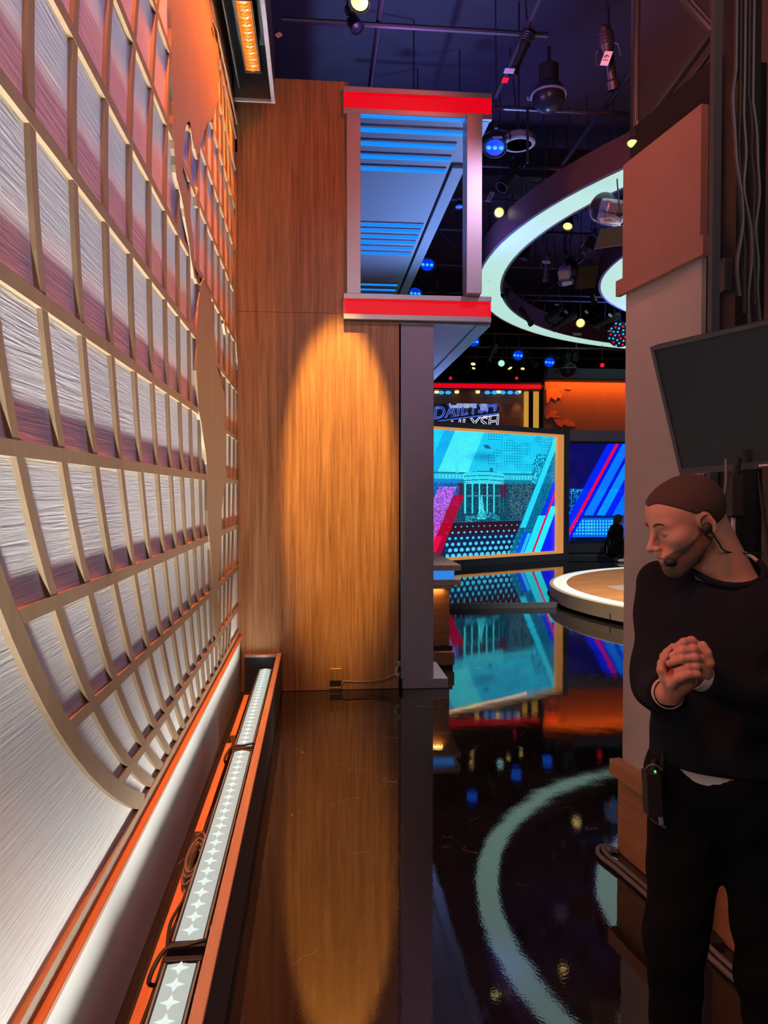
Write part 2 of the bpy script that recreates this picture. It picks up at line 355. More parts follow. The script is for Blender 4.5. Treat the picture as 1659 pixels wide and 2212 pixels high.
# ------------------------------------------------------------------ the shell
XW = -.646
fl = struct(bxs('floor', MT['floor'], None, (-2.5, 15, -2.5, 22, -.1, 0)))
ce = struct(bxs('ceiling', MT['ceiling'], None, (-2.5, 15, -2.5, 22, 7.4, 7.5)))
struct(bxs('wall_back', MT['blackcloth'], None, (-2.5, 15, 21, 21.2, 0, 7.4)))
struct(bxs('wall_right', MT['wallup'], None, (2.3, 2.45, -2.5, 5.3, 0, 7.4)))
wl = struct(bxs('wall_left', MT['white'], None, (-.80, XW-.004, -2.5, 6.2, 0, 5.6)))
wl['_o'] = tuple(wl.location)
bxs('panel', MT['relief'], wl, (XW-.004, XW, -2.5, 6.2, .50, 4.69))
bxs('lower_panel', MT['white'], wl, (-.672, -.626, -2.5, 6.2, .0, .455))
bxs('bottom_rail', MT['wood_map'], wl, (-.672, -.630, -2.5, 6.2, .4715, .522))
bxs('ledge', MT['ledge'], wl, (-.672, -.608, -2.5, 6.2, .452, .471), c=.002)
bxs('top_rail', MT['wood_map'], wl, (-.672, -.625, -2.5, 6.2, 4.66, 4.70))
bxs('cove_panel', MT['white'], wl, (-.672, -.655, -2.5, 6.2, 4.70, 5.2))
wf = struct(bxs('wall_far', MT['black'], None, (-.80, .69, 6.225, 6.32, 0, 3.1), (-.80, .26, 6.225, 6.32, 3.1, 5.03))); wf['_o'] = tuple(wf.location)
bxs('lower_panel', MT['wood_v'], wf, (-.67, .7, 6.2, 6.23, .004, 3.148))
bxs('upper_panel', MT['wood_v'], wf, (-.67, .275, 6.2, 6.23, 3.151, 5.05))

# ------------------------------------------------------------------ world map relief on the left wall
wm = base('world_map_relief', 'huge oval world map grid of brown slats with wooden continents on the white wall', 'wall relief', (XW, 3.6, .47))
ZC, A0, ST, BB, EQ = 4.97, 3.82, .301, 2.55, 2.60
XF = -.632
def mer(a, z, off=0):
    q = 1-((z-EQ)/BB)**2
    return ZC - a*math.sqrt(max(0, q)) + off
def ribbon(pts, half, x0, x1):                     # pts (y, z), flat bar of width 2*half standing off the wall
    P = [Vector(p) for p in pts]; L_, R_ = [], []
    for i, p in enumerate(P):
        d = (P[min(i+1, len(P)-1)]-P[max(i-1, 0)]).normalized(); n = Vector((-d.y, d.x)); L_.append(p+n*half); R_.append(p-n*half)
    n = len(P); m = MB(); vs = []
    for k in range(n): vs += [(x0, L_[k].x, L_[k].y), (x0, R_[k].x, R_[k].y), (x1, R_[k].x, R_[k].y), (x1, L_[k].x, L_[k].y)]
    fs = [(0, 1, 2, 3), tuple(4*(n-1)+i for i in (3, 2, 1, 0))]
    for k in range(n-1):
        for a in range(4): fs.append((4*k+a, 4*(k+1)+a, 4*(k+1)+(a+1) % 4, 4*k+(a+1) % 4))
    return m.add(vs, fs)
zs = [.515+i*(4.66-.515)/44 for i in range(45)]
out = ribbon([(mer(A0, z), z) for z in zs], .029, XW+.0003, XF+.001)
out.build('oval_rim', MT['wood_map'], wm)
for k in range(1, 17):
    a = A0-ST*k; pts = [(mer(a, z), z) for z in zs if mer(a, z) < 6.19]
    if len(pts) > 2: ribbon(pts, .019, XW+.0003, XF-.0008).build('meridian_slat', MT['wood_map'], wm)
for z in (.712, 1.048, 1.385, 1.747, 2.10, 2.495, 2.87, 3.25, 3.60, 3.95, 4.28, 4.56):
    m = MB().box(XW+.0003, XF-.0002, mer(A0, z), 6.198, z-.018, z+.018); m.build('parallel_slat', MT['wood_map'], wm)
def coast(px, jit=.012, depth=2, seed=1):          # outline in wall coordinates with a broken coastline
    rn = random.Random(seed); P = [at(x, y, 0, XF+.004) for x, y in px]; P = [(p.y, p.z) for p in P]
    for _ in range(depth):
        Q = []
        for i, p in enumerate(P):
            q = P[(i+1) % len(P)]; L = math.hypot(q[0]-p[0], q[1]-p[1]); Q.append(p)
            if L > .05 and min(p[1], q[1]) < 4.6: Q.append(((p[0]+q[0])/2+rn.uniform(-1, 1)*min(jit, L*.16), (p[1]+q[1])/2+rn.uniform(-1, 1)*min(jit, L*.16)))
        P = Q
    return P
def continent(px, **k):
    P = [(min(max(y, -2), 6.195), min(z, 4.665)) for y, z in coast(px, **k)]
    MB().slab(P, 0, XW+.0003, XF+.004).build('continent', MT['wood_map'], wm)
continent([(371, -60), (370, 100), (373, 192), (374, 250), (376, 321), (382, 387), (388, 410), (397, 450), (406, 509), (413, 561), (420, 600), (432, 617),
    (428, 660), (426, 700), (424, 800), (430, 890), (447, 1003), (450, 1140), (456, 1208), (460, 1276), (465, 1361), (469, 1391), (477, 1412), (481, 1405),
    (472, 1378), (474, 1327), (470, 1283), (473, 1256), (476, 1202), (479, 1154), (479, 1100), (483, 1069), (488, 1025), (489, 937), (489, 883), (483, 842),
    (476, 819), (470, 798), (469, 785), (465, 744), (462, 717), (460, 685), (456, 645), (445, 618), (441, 600), (430, 612), (421, 585), (418, 520), (413, 480), (409, 455), (406, 415),
    (399, 395), (395, 370), (394, 340), (399, 290), (403, 270), (408, 268), (413, 285), (420, 320), (427, 345), (431, 330), (434, 310), (441, 285), (447, 268),
    (453, 262), (459, 258), (463, 246), (466, 235), (472, 215), (470, 190), (476, 170), (470, 140), (472, 100), (462, 85), (456, 60), (458, 45), (470, 60), (476, 55), (468, 20), (452, -60)], seed=3)
continent([(404, 268), (408, 262), (412, 272), (409, 283)], seed=5, depth=1)
continent([(424, 420), (427, 404), (430, 425), (428, 450), (425, 445)], seed=6, depth=1)
continent([(512, 760), (509, 720), (508, 600), (511, 420), (514, 300), (517, 330), (516, 560), (516, 800)], seed=7, depth=2)
continent([(484, 700), (486, 690), (490, 712), (489, 730)], seed=8, depth=1)

# ------------------------------------------------------------------ light trough along the foot of the wall
tr = base('light_trough', 'long open charcoal trough with a raw plywood rim holding white uplights at the wall foot', 'light trough', (-.43, 2.6, 0))
bxs('side_board', MT['trough_out'], tr, (-.303, -.285, -2.4, 6.16, .002, .308))
bxs('rim', MT['pinkedge'], tr, (-.322, -.2845, -2.4, 6.195, .308, .326), c=.002)
bxs('inner_board', MT['black'], tr, (-.318, -.3035, -2.4, 6.16, .002, .306))
bxs('end_board', MT['darkgrey'], tr, (-.585, -.285, 6.165, 6.195, .002, .30))
bxs('end_rim', MT['pinkedge'], tr, (-.585, -.3225, 6.15, 6.196, .302, .32))
bxs('bottom_board', MT['black'], tr, (-.585, -.32, -2.4, 6.16, .002, .02))
rail = base('timber_batten', 'raw orange timber batten lying in the trough beside the uplights', 'timber', (-.52, 3, .02))
for y0, y1, dx in ((.4, 1.9, 0), (2.02, 3.3, .006), (3.4, 4.6, -.004), (4.75, 5.7, .003)):
    bxs('board', MT['batten'], rail, (-.548+dx, -.512+dx, y0, y1, .021, .115), c=.002)

def led_fixture(name, label, y0, y1, x0, x1, z, up, body, star, group):
    s = 1 if up else -1
    t = base(name, label, 'light fixture', ((x0+x1)/2, (y0+y1)/2, z), group)
    zb = z-s*.10; a, b = min(zb, z-s*.006), max(zb, z-s*.006)
    bxs('housing', MT['black'], t, (x0-.012, x1+.012, y0, y1, a, b), c=.003)
    for e in (y0, y1): bxs('end_cap', MT['black'], t, (x0-.016, x1+.016, e-.012, e+.012, min(a, z+s*.004), max(b, z+s*.004)), c=.003)
    for e in (x0-.008, x1+.008): bxs('edge_strip', MT['chrome'], t, (e-.003, e+.003, y0+.02, y1-.02, min(z-s*.006, z+s*.003), max(z-s*.006, z+s*.003)))
    n = int((y1-y0-.06)/.075); me = None; fm = None; p = (y1-y0-.05)/n
    for i in range(n):
        yc = y0+.025+(i+.5)*p; xc = (x0+x1)/2
        if me is None:
            h = (x1-x0)/2; m = MB(); N = 16                   # pillow lens with a raised diamond facet
            vs = [(0, 0, s*.012)]; fs = []
            for rr, zz in ((.35, .010), (.7, .011), (1.0, 0)):
                for k in range(N):
                    an = 2*PI*k/N; q = 1/max(abs(math.cos(an)), abs(math.sin(an))); q = 1+(q-1)*(1 if rr == 1 else .3)
                    vs.append((math.cos(an)*q*h*rr, math.sin(an)*q*p/2*rr, s*zz))
            for k in range(N): fs.append((0, 1+k, 1+(k+1) % N))
            for j in range(2):
                for k in range(N): fs.append((1+j*N+k, 1+(j+1)*N+k, 1+(j+1)*N+(k+1) % N, 1+j*N+(k+1) % N))
            m.add(vs, fs); o = m.build('lens', MT[body], None, smooth=True); me = o.data; me.transform(Matrix.Translation(o.location)); bpy.data.objects.remove(o)
            m = MB(); r_ = p*.36
            pts = []
            for k in range(8):
                an = 2*PI*k/8; q = (1.25 if k % 2 == 0 else .5) ; pts.append((math.cos(an)*q*h*.55, math.sin(an)*q*r_, s*.0125))
            m.add([(0, 0, s*.019)]+pts, [(0, 1+k, 1+(k+1) % 8) for k in range(8)])
            o = m.build('facet', MT[star], None); fm = o.data; fm.transform(Matrix.Translation(o.location)); bpy.data.objects.remove(o)
        l = bpy.data.objects.new('lens', me); COL.objects.link(l); l.parent = t; l.location = Vector((xc, yc, z))-Vector(t['_o'])
        f = bpy.data.objects.new('facet', fm); COL.objects.link(f); f.parent = l
    return t
G1 = 'white uplights in the trough'; G2 = 'amber downlights in the overhead cove'
YS = ((.35, 2.30), (2.37, 4.17), (4.21, 6.10)); LB = ('nearest white LED uplight bar in the trough at the bottom edge', 'middle white LED uplight bar in the trough, between its two neighbours', 'farthest white LED uplight bar in the trough, ending at the wood wall')
for (a, b), lb in zip(YS, LB):
    led_fixture('uplight_bar', lb, a, b, -.452, -.366, .215, True, 'led_body', 'led_star', G1)
    for nm, pw_, sp, ti in (('uplight_beam', 6.0, 24, -3), ('uplight_spill', 3.0, 130, -14)):
        L_ = lamp(nm, 'AREA', (-.41, (a+b)/2, .245), None, pw_*(b-a), (.95, .97, .89), shape='RECTANGLE', size=.07, size_y=(b-a), spread=R(sp)); L_.rotation_euler = (R(180), R(ti), 0)
for a, b, lb in ((5.05, 5.92, 'short end bar of amber LEDs in the overhead cove above the wood wall corner'), (2.9, 5.02, 'long glowing amber LED bar in the overhead cove')):
    led_fixture('amber_downlight_bar', lb, a, b, -.525, -.425, 4.93, False, 'amber_body', 'amber_star', G2)
    L_ = lamp('amber_beam', 'AREA', (-.475, (a+b)/2, 4.90), None, 19*(b-a), (1, .20, .01), shape='RECTANGLE', size=.08, size_y=(b-a), spread=R(44))
    L_.rotation_euler = (0, R(8), 0)
L_ = lamp('amber_beam', 'AREA', (-.475, 1.2, 4.90), None, 11*3, (1, .20, .01), shape='RECTANGLE', size=.08, size_y=3.2, spread=R(44)); L_.rotation_euler = (0, R(8), 0)
hs = base('overhead_cove', 'dark overhead cove box with a pale edge trim above the map wall', 'light cove', (-.49, 2.6, 4.78))
bxs('outer_board', MT['darkgrey'], hs, (-.335, -.318, -2.4, 6.02, 4.785, 5.2))
bxs('edge_trim', MT['grey'], hs, (-.342, -.312, -2.4, 6.03, 4.768, 4.786))
bxs('top_board', MT['darkgrey'], hs, (-.655, -.318, -2.4, 6.02, 5.2, 5.23))
bxs('inner_board', MT['darkgrey'], hs, (-.60, -.59, -2.4, 6.02, 4.86, 5.2))
bxs('end_board', MT['darkgrey'], hs, (-.655, -.318, 6.02, 6.045, 4.785, 5.2))
bxs('end_trim', MT['silver'], hs, (-.64, -.312, 6.03, 6.05, 4.768, 4.784))

# cables lying in the trough
def wob(p0, p1, n, amp, seed):
    rn = random.Random(seed); out = []
    for i in range(n+1):
        t = i/n; p = Vector(p0).lerp(Vector(p1), t); out.append(p+Vector((rn.uniform(-amp, amp), 0, rn.uniform(0, amp)))*(0 if i in (0, n) else 1))
    return out
def spline(pts, sub=5):
    P = [Vector(p) for p in pts]; o = []
    for i in range(len(P)-1):
        a, b, c, d = P[max(i-1, 0)], P[i], P[i+1], P[min(i+2, len(P)-1)]
        for j in range(sub):
            t = j/sub; o.append(.5*((2*b)+(c-a)*t+(2*a-5*b+4*c-d)*t*t+(3*b-a-3*c+d)*t*t*t))
    return o+[P[-1]]
for sd, (x, ya, yb, z) in enumerate(((-.50, .9, 3.3, .14), (-.485, 1.2, 3.6, .128), (-.565, 1.0, 5.6, .035), (-.475, 3.2, 4.9, .12))):
    c = MB().tube(spline(wob((x, ya, z), (x, yb, z), 14, .018, sd)), .006, 6).build('cable', MT['rubber'], None, smooth=True)
    tag(c, ('black cable draped over the timber batten near the front uplight', 'thin black cable twisting beside the nearest uplight bar', 'black cable along the foot of the trough back wall', 'black cable drooping by the farthest uplight')[sd], 'cable', 'black cables in the trough')
rn = random.Random(8); cl = []
for i in range(26): a = i*.85; cl.append((-.50+.028*math.cos(a), 3.0+.16*math.sin(a)+.01*i*.5, .135+.001*i+rn.uniform(0, .012)))
tag(MB().tube(spline(cl, 4), .0055, 6).build('coiled_cable', MT['greycable'], None, smooth=True), 'loose coil of grey cable resting on the timber batten', 'cable')
for i, (y, lb) in enumerate(((2.335, 'short black link cable looped between the nearest and middle uplights'), (4.19, 'short black link cable looped between the middle and farthest uplights'))):
    pts = [(-.47, y-.02, .13), (-.50, y-.10, .19), (-.47, y-.02, .235), (-.41, y, .235), (-.345, y+.02, .235), (-.332, y+.10, .15), (-.335, y+.25, .10)]
    tag(MB().tube(spline(pts), .007, 6).build('link_cable', MT['rubber'], None, smooth=True), lb, 'cable', 'uplight link cables')
# chain-like cable along the trough's inner board
pts = [(-.338+.009*math.sin(i*1.3), .9+i*.033, .17+.05*abs(math.sin(i*.9))) for i in range(120)]
tag(MB().tube(spline(pts, 2), .0045, 5).build('wavy_cable', MT['greycable'], None, smooth=True), 'thin wavy cable bunched along the inside of the trough rim', 'cable')

# ------------------------------------------------------------------ hatch and cable at the foot of the wood wall
ht = base('cable_hatch', 'small cut-out cable hatch with an open black slot in the foot of the wood wall', 'hatch', (.20, 6.2, .05))
def pw(px, py, Y=6.2): p = at(px, py, 1, Y); return p.x, p.z
xa, zt = pw(712, 1444); xb, zm = pw(739, 1470); _, zb = pw(739, 1483)
bxs('cover', MT['wood_v'], ht, (xa, xb, 6.193, 6.199, zm, zt), c=.002)
bxs('slot', MT['ink'], ht, (xa, xb-.004, 6.195, 6.199, zb, zm-.002))  # dark of the open hole put on as a thin black plate
bxs('slot_lip', MT['oak_base'], ht, (xa-.003, xb, 6.188, 6.199, zb-.01, zb))
def P3(px, py, Y=6.17): return at(px, py, 1, Y)
pts = [P3(738, 1480, 6.19), P3(745, 1474), P3(765, 1475), P3(800, 1474), P3(830, 1468), P3(850, 1460), P3(862, 1456)]
for i in range(2): tag(MB().tube([Vector(q)+Vector((0, -.01*i, .012*i)) for q in spline(pts)], .007, 6).build('tan_cable', MT['woodcable'], None, smooth=True), ('lower tan cable running from the hatch slot to the grey column', 'upper tan cable above its twin along the foot of the wood wall')[i], 'cable', 'tan cables at the wood wall')
pl_ = base('green_plug', 'small green plug with a white cord hanging in the gap beside the column', 'plug', tuple(P3(860, 1432, 6.15)))
bxs('body', MT['greenplug'], pl_, (.672, .708, 6.135, 6.175, .205, .245), c=.006)
MB().tube(spline([(.69, 6.15, .21), (.668, 6.14, .17), (.68, 6.15, .12), (.70, 6.16, .14)]), .006, 6).build('cord', MT['label'], pl_, smooth=True)

# ------------------------------------------------------------------ grey column with plinth
col = base('grey_column', 'square grey-violet painted column on a low plinth at the end of the wood wall', 'column', (.86, 6.4, 0))
bxs('shaft', MT['grey'], col, (.716, .995, 6.2, 6.75, .085, 3.075), c=.002)
bxs('plinth', MT['grey'], col, (.728, 1.118, 6.18, 6.80, .002, .085), c=.003)

# ------------------------------------------------------------------ portal: two red light bars, posts, soffits with blue tubes
po = base('portal_frame', 'tall silver portal frame with red light bars and a blue-striped soffit above the column', 'portal', (.85, 6.3, 3.06))
def H(py, Y): return at(CXP, py, 1, Y).z
for (zt, zb, nm) in ((4.99, 4.775, 'upper_bar'), (3.305, 3.095, 'lower_bar')):
    x0, x1 = (.235, 1.475); hgt = zt-zb; up = nm == 'upper_bar'
    m = MB().box(x0, x1, 6.15, 6.198, zt-.042, zt, c=.002).box(x0, x1, 6.15, 6.198, zb, zb+.042, c=.002).box(x0, x1, 6.185, 6.198, zb, zt)
    fr = m.build(nm, MT['silver'], po)
    sub(fr, MB().box(x0+.02, x1-.02, 6.172, 6.184, zb+.045, zt-.045).box(x0+.02, x1-.02, 6.155, 6.184, (zt-.048) if True else 0, zt-.0425), 'red_diffuser', MT['red_em'], po)
    sub(fr, MB().box(x0+.004, x0+.02, 6.152, 6.184, zb+.044, zt-.044).box(x1-.02, x1-.004, 6.152, 6.184, zb+.044, zt-.044), 'red_end', MT['red_em'], po)
bxs('left_post', MT['silver'], po, (.262, .376, 6.155, 6.198, 3.306, 4.774), c=.002)
bxs('right_post', MT['silver'], po, (1.245, 1.372, 6.06, 6.24, 3.306, 4.774), c=.002)
bxs('top_slab', MT['silverb'], po, (.235, 1.475, 6.176, 7.05, 4.80, 4.98))
bxs('soffit', MT['silverb'], po, (.24, 1.285, 6.18, 12.6, 4.785, 4.799))
bxs('edge_beam', MT['silverb'], po, (1.31, 1.43, 7.06, 12.6, 4.76, 4.95))
bxs('shadow_gap', MT['darkgrey'], po, (1.286, 1.309, 7.06, 12.6, 4.84, 4.93))
bxs('lower_soffit', MT['silverb'], po, (.70, 1.478, 6.21, 11.5, 3.078, 3.16))
bxs('lower_soffit_trim', MT['silverb'], po, (1.36, 1.478, 6.21, 11.5, 3.07, 3.0775))
tm = None
for py, xe in ((247, 1.275), (278, 1.275), (308, 1.262), (336, 1.262), (362, 1.255), (483, 1.255), (495, 1.25), (508, 1.25), (520, 1.245), (533, 1.245), (545, 1.24), (613, 1.23), (624, 1.23), (634, 1.22)):
    Y = at(CXP, py, 2, 4.79).y
    zz = 4.784
    st = bxs('blue_tube', MT['blue_em'], po, (.30, xe, Y-.022, Y+.022, zz-.020, zz))
    if Y > 6.3: sub(st, MB().box(.30, xe, Y-.075, Y-.055, zz-.012, zz-.0005), 'groove', MT['grey'], po)

# ------------------------------------------------------------------ desk behind the column
dk = base('anchor_desk', 'layered wooden presenter desk with a blue lit slot behind the grey column', 'desk', (.75, 7.4, 0))
DY = 6.86
def hd(py): return at(CXP, py, 1, DY).z
def xd(px): return at(px, 1250, 1, DY).x
z = [hd(p) for p in (1222, 1234, 1254, 1266, 1274, 1400, 1411, 1440)]
bxs('top', MT['wood_top'], dk, (.35, xd(996), DY, 9.3, z[1], z[0]), c=.003)
bxs('blue_lightbox', MT['bluebox'], dk, (.4, xd(982), DY+.02, 9.2, z[2], z[1]-.001))
bxs('shelf', MT['wood_top'], dk, (.35, xd(996), DY, 9.3, z[3], z[2]-.001), c=.003)
bxs('cream_band', MT['cream'], dk, (.4, xd(978), DY+.04, 9.2, z[4], z[3]-.001))
bxs('front_panel', MT['wood_h'], dk, (.42, xd(974), DY+.07, 9.2, z[5], z[4]-.001))
bxs('shadow_band', MT['black'], dk, (.42, xd(980), DY+.05, 9.2, z[6], z[5]-.001))
bxs('base_board', MT['wood_h'], dk, (.4, xd(982), DY, 9.2, z[7], z[6]-.001), c=.003)
bxs('kickboard', MT['black'], dk, (.42, xd(980), DY+.03, 9.2, .002, z[7]-.001))
lamp('desk_glow', 'AREA', (xd(974)+.06, 7.9, z[4]-.01), (xd(974)-.1, 7.9, 0), 2.5, (1, .45, .1), shape='RECTANGLE', size=.05, size_y=2.0, spread=R(150)).parent = None
lamp('desk_front_glow', 'AREA', (1.0, DY+.05, z[4]-.006), (1.0, DY+.08, 0), 1.4, (1, .45, .1), shape='RECTANGLE', size=.4, size_y=.02)

# ------------------------------------------------------------------ raised platform and round stage
cx, cy, r0 = 7.14, 10.34, 3.62
xs = cx-math.sqrt(r0*r0-(10.45-cy)**2)
arc = [(cx+(r0+.03)*math.cos(a), cy+(r0+.03)*math.sin(a)) for a in [PI-.03-(PI*.75)*i/30 for i in range(31)]]
pf = MB().slab([(-2, 10.45)]+arc+[(15, arc[-1][1]), (15, 20.95), (-2, 20.95)], 2, .001, .08).build('trim_1', MT['floor'], None); struct(pf)
bxs('platform_riser', MT['slate'], None, (-2, xs-.02, 10.425, 10.449, .001, .081)).name = 'trim_2'; struct(bpy.data.objects['trim_2'])
stg = base('round_stage', 'large round stage with a wood top, glowing white edge ring and cream side', 'stage', (cx, cy, 0))
T = Matrix.Translation((cx, cy, 0)); NS = 96
MB().lathe([(3.42, .001), (3.42, .05)], NS, T).build('plinth', MT['ink'], stg)  # recessed base coloured black, the gap's shade put into it
MB().lathe([(r0, .05), (r0, .235), (r0-.01, .245), (3.0, .245), (3.0, .05)], NS, T).build('side', MT['cream'], stg, smooth=True)
MB().lathe([(3.56, .2455), (3.56, .249), (3.36, .249), (3.36, .2455)], NS, T).build('light_ring', MT['stage_em'], stg)
MB().lathe([(3.355, .2455), (3.35, .252), (.01, .252), (.01, .2455)], NS, T).build('wood_top', MT['wood_floor'], stg)
def fp(px, py, h): p = at(px, py, 2, h); return (p.x, p.y)
MB().slab([fp(1308, 1267, .2525), fp(1345, 1264, .2525), fp(1380, 1264, .2525), fp(1380, 1275, .2525), fp(1335, 1274, .2525)], 2, .2521, .255).build('inlay', MT['cream'], stg)
for px in (1226, 1325): p = at(px, 1300, 1, 9.3)
for a in (PI+.35, PI+.62): MB().box(cx+(r0+.001)*math.cos(a)-.006, cx+(r0+.004)*math.cos(a)+.006, cy+(r0+.001)*math.sin(a)-.006, cy+r0*math.sin(a)+.006, .05, .13).build('seam', MT['ink'], stg)

# ------------------------------------------------------------------ hanging ring lights
def arcring(name, label, c, ro, ri, z, h):
    t = base(name, label, 'ring light', (c[0], c[1], z)); T = Matrix.Translation((c[0], c[1], 0)); n = 128
    def shell(r1, r2, z0, z1): return MB().lathe([(r1, z0), (r1, z1), (r2, z1), (r2, z0), (r1, z0)], n, T)
    m = MB(); vs = []; fs = []
    def band(nm, r1, r2, z0, z1, mt, sm=True):
        m = MB(); P = [(r1, z0), (r1, z1), (r2, z1), (r2, z0)]; vs = []; fs = []
        for k in range(n):
            a = 2*PI*k/n
            for r_, zz in P: vs.append((c[0]+r_*math.cos(a), c[1]+r_*math.sin(a), zz))
        for k in range(n):
            for j in range(4): fs.append((4*k+j, 4*((k+1) % n)+j, 4*((k+1) % n)+(j+1) % 4, 4*k+(j+1) % 4))
        return m.add(vs, fs).build(nm, mt, t, smooth=sm)
    band('outer_fascia', ro, ro-.02, z, z+h, MT['bronze']); band('inner_fascia', ri, ri+.02, z, z+h, MT['bronze'])
    band('outer_trim', ro+.004, ro-.035, z-.008, z-.0005, MT['silver']); band('inner_trim', ri+.035, ri-.004, z-.008, z-.0005, MT['silver'])
    d = band('light_diffuser', ro-.036, ri+.036, z-.005, z+.01, MT['ring_em'])
    for k in range(8):
        a = 2*PI*(k+.3)/8+.4; rm = (ro+ri)/2
        MB().tube([(c[0]+rm*math.cos(a), c[1]+rm*math.sin(a), z+h), (c[0]+rm*math.cos(a), c[1]+rm*math.sin(a), 7.39)], .008, 6).build('hanger_rod', MT['pipe'], t)
    band('top_cover', ro-.021, ri+.021, z+h-.01, z+h, MT['black'])
    return t
arcring('outer_ring_light', 'largest hanging ring light, pale mint glow with bronze fascia, over the studio', (9.65, 11.32), 7.01, 6.56, 5.3, .36)
arcring('inner_ring_light', 'smaller hanging ring light partly hidden by the near wall flat', (8.69, 11.26), 4.0, 3.42, 5.3, .36)

# ------------------------------------------------------------------ video wall and the set behind
G0 = Vector((3.139, 15.747, 0)); G1 = Vector((6.01, 17.328, 0)); GD = (G1-G0).normalized(); GN = Vector((GD.y, -GD.x, 0))   # GN faces the camera
def gs(px, py):
    d = ray(px, py); n = GN; t = (G0-CAM).dot(n)/d.dot(n) if True else 0
    dd = Vector((G0.x-CAM.x, G0.y-CAM.y, 0)); t = dd.dot(n)/(d.x*n.x+d.y*n.y); p = CAM+d*t
    return (p-G0).x*GD.x+(p-G0).y*GD.y, p.z
def gbox(m, s0, s1, z0, z1, n0, n1):
    q = lambda s, n: G0+GD*s+GN*n
    P = [q(s0, n1), q(s1, n1), q(s1, n0), q(s0, n0)]
    return m.hexa([(p.x, p.y, z0) for p in P]+[(p.x, p.y, z1) for p in P])
vw = base('video_wall', 'big cyan video wall in a slate frame with a thin glowing orange border', 'video wall', tuple(G0+GD*1.2+Vector((0, 0, .082))))
sL = -2.6; s1, _ = gs(1222, 1000); sp, _ = gs(1198, 1000); sb, _ = gs(1211, 1000)
m = MB(); gbox(m, sL, s1, .082, .24, 0, .12); gbox(m, sL, s1, 3.055, 3.17, 0, .12); gbox(m, sb+.0, s1, .24, 3.055, 0, .12); gbox(m, sL, s1, .082, 3.17, -.45, 0); m.build('frame', MT['slate'], vw)
MT['orange_edge'] = flat('orange_edge_light', (.8, .4, .1), .5, em=(.9, .36, .10), es=.62)
m = MB(); gbox(m, sL, sb, .24, .30, .002, .10); gbox(m, sL, sb, 3.0, 3.055, .002, .10); gbox(m, sp, sb, .30, 3.0, .002, .10); m.build('border_light', MT['orange_edge'], vw)
def picture(name, P00, du, dv, w_, h_, arr, parent):       # arr[row from top, col] emissive colours, linear
    Hn, Wn = arr.shape[:2]; me = bpy.data.meshes.new(name)
    u = np.linspace(0, w_, Wn+1); v = np.linspace(0, h_, Hn+1); U, V = np.meshgrid(u, v)
    P00 = np.array(P00)-np.array(parent['_o'] if parent is not None else (0, 0, 0)); X = P00+U[..., None]*np.array(du)+V[..., None]*np.array(dv)
    i = np.arange(Hn)[:, None]*(Wn+1)+np.arange(Wn)[None]; F = np.stack([i, i+Wn+1, i+Wn+2, i+1], -1).reshape(-1, 4)
    me.from_pydata(X.reshape(-1, 3).tolist(), [], F.tolist()); me.update()
    a = me.color_attributes.new('picture', 'FLOAT_COLOR', 'CORNER'); c = np.concatenate([arr, np.ones((Hn, Wn, 1))], 2).reshape(-1, 4)
    a.data.foreach_set('color', np.repeat(c, 4, 0).astype(np.float32).ravel())
    return link(name, me, MT['picture'], parent)
def sat(A): m = A.mean(2, keepdims=True); return np.clip((m+1.4*(A-m))*1.08, 0, 255)
def lin(c): c = np.array(c, float)/255; return np.where(c <= .04045, c/12.92, ((c+.055)/1.055)**2.4)
rg = np.random.RandomState(3)
def vnoise(X, Y, s, seed):
    r = np.random.RandomState(seed).rand(64, 64); x = (X/s) % 63; y = (Y/s) % 63; i = x.astype(int); j = y.astype(int); fx = x-i; fy = y-j
    fx = fx*fx*(3-2*fx); fy = fy*fy*(3-2*fy)
    return (r[j, i]*(1-fx)+r[j, i+1]*fx)*(1-fy)+(r[j+1, i]*(1-fx)+r[j+1, i+1]*fx)*fy
def blend(A, m, c, a=1.): m = (np.asarray(m)*a)[..., None]; return A*(1-m)+np.array(c, float)*m
# picture 1: a columned white building behind a fountain, in cyan duotone with slanting bars and dots
W1, H1 = 330, 300
XX, YY = np.meshgrid(np.linspace(-180, 1050, W1), np.linspace(505, 1500, H1)); q = XX+.40*YY
A = np.zeros((H1, W1, 3))+np.array([60, 185, 218.]); n1 = vnoise(XX, YY*1.6, 70, 1); n2 = vnoise(XX, YY, 9, 2); n3 = vnoise(XX, YY, 4, 5)
A = blend(A, np.clip((YY-505)/400, 0, 1), (105, 205, 222), .6); A = blend(A, np.clip(n1-.35, 0, 1), (40, 140, 190), .55)
A = blend(A, (q > 318) & (q < 400) & (YY < 950), (40, 140, 190), .6); A = blend(A, (q > 400) & (q < 630) & (YY < 1000), (120, 225, 250), .6)
A = blend(A, (q > 630) & (YY < 820), (50, 170, 195), .45)
A = blend(A, np.exp(-((XX-430)/90)**2-((YY-700)/35)**2), (30, 110, 140), .7)
dots = (((XX % 22) < 10) & ((YY % 22) < 10) & (XX > 460) & (YY < 800) & (vnoise(XX, YY, 60, 9) > .42)); A = blend(A, dots, (25, 95, 120), .75)
A = blend(A, (np.abs(XX-448-(YY-612)*.8) < 22) & (np.abs(YY-618) < 14), (30, 70, 100), .8)
bld = (YY > 830) & (YY < 915) & (XX < 840); A = blend(A, bld, (60, 165, 185), .8); A = blend(A, bld & ((YY > 885) | (YY < 842)), (18, 75, 95), .6)
A = blend(A, bld & ((XX % 26) < 7) & (YY > 850) & (YY < 880), (160, 230, 235), .6)
A = blend(A, (np.abs(XX-215) < 12) & (YY > 775) & (YY < 835), (90, 200, 215), .9); A = blend(A, (np.abs(XX-490) < 14) & (YY > 790) & (YY < 840), (20, 80, 100), .8)
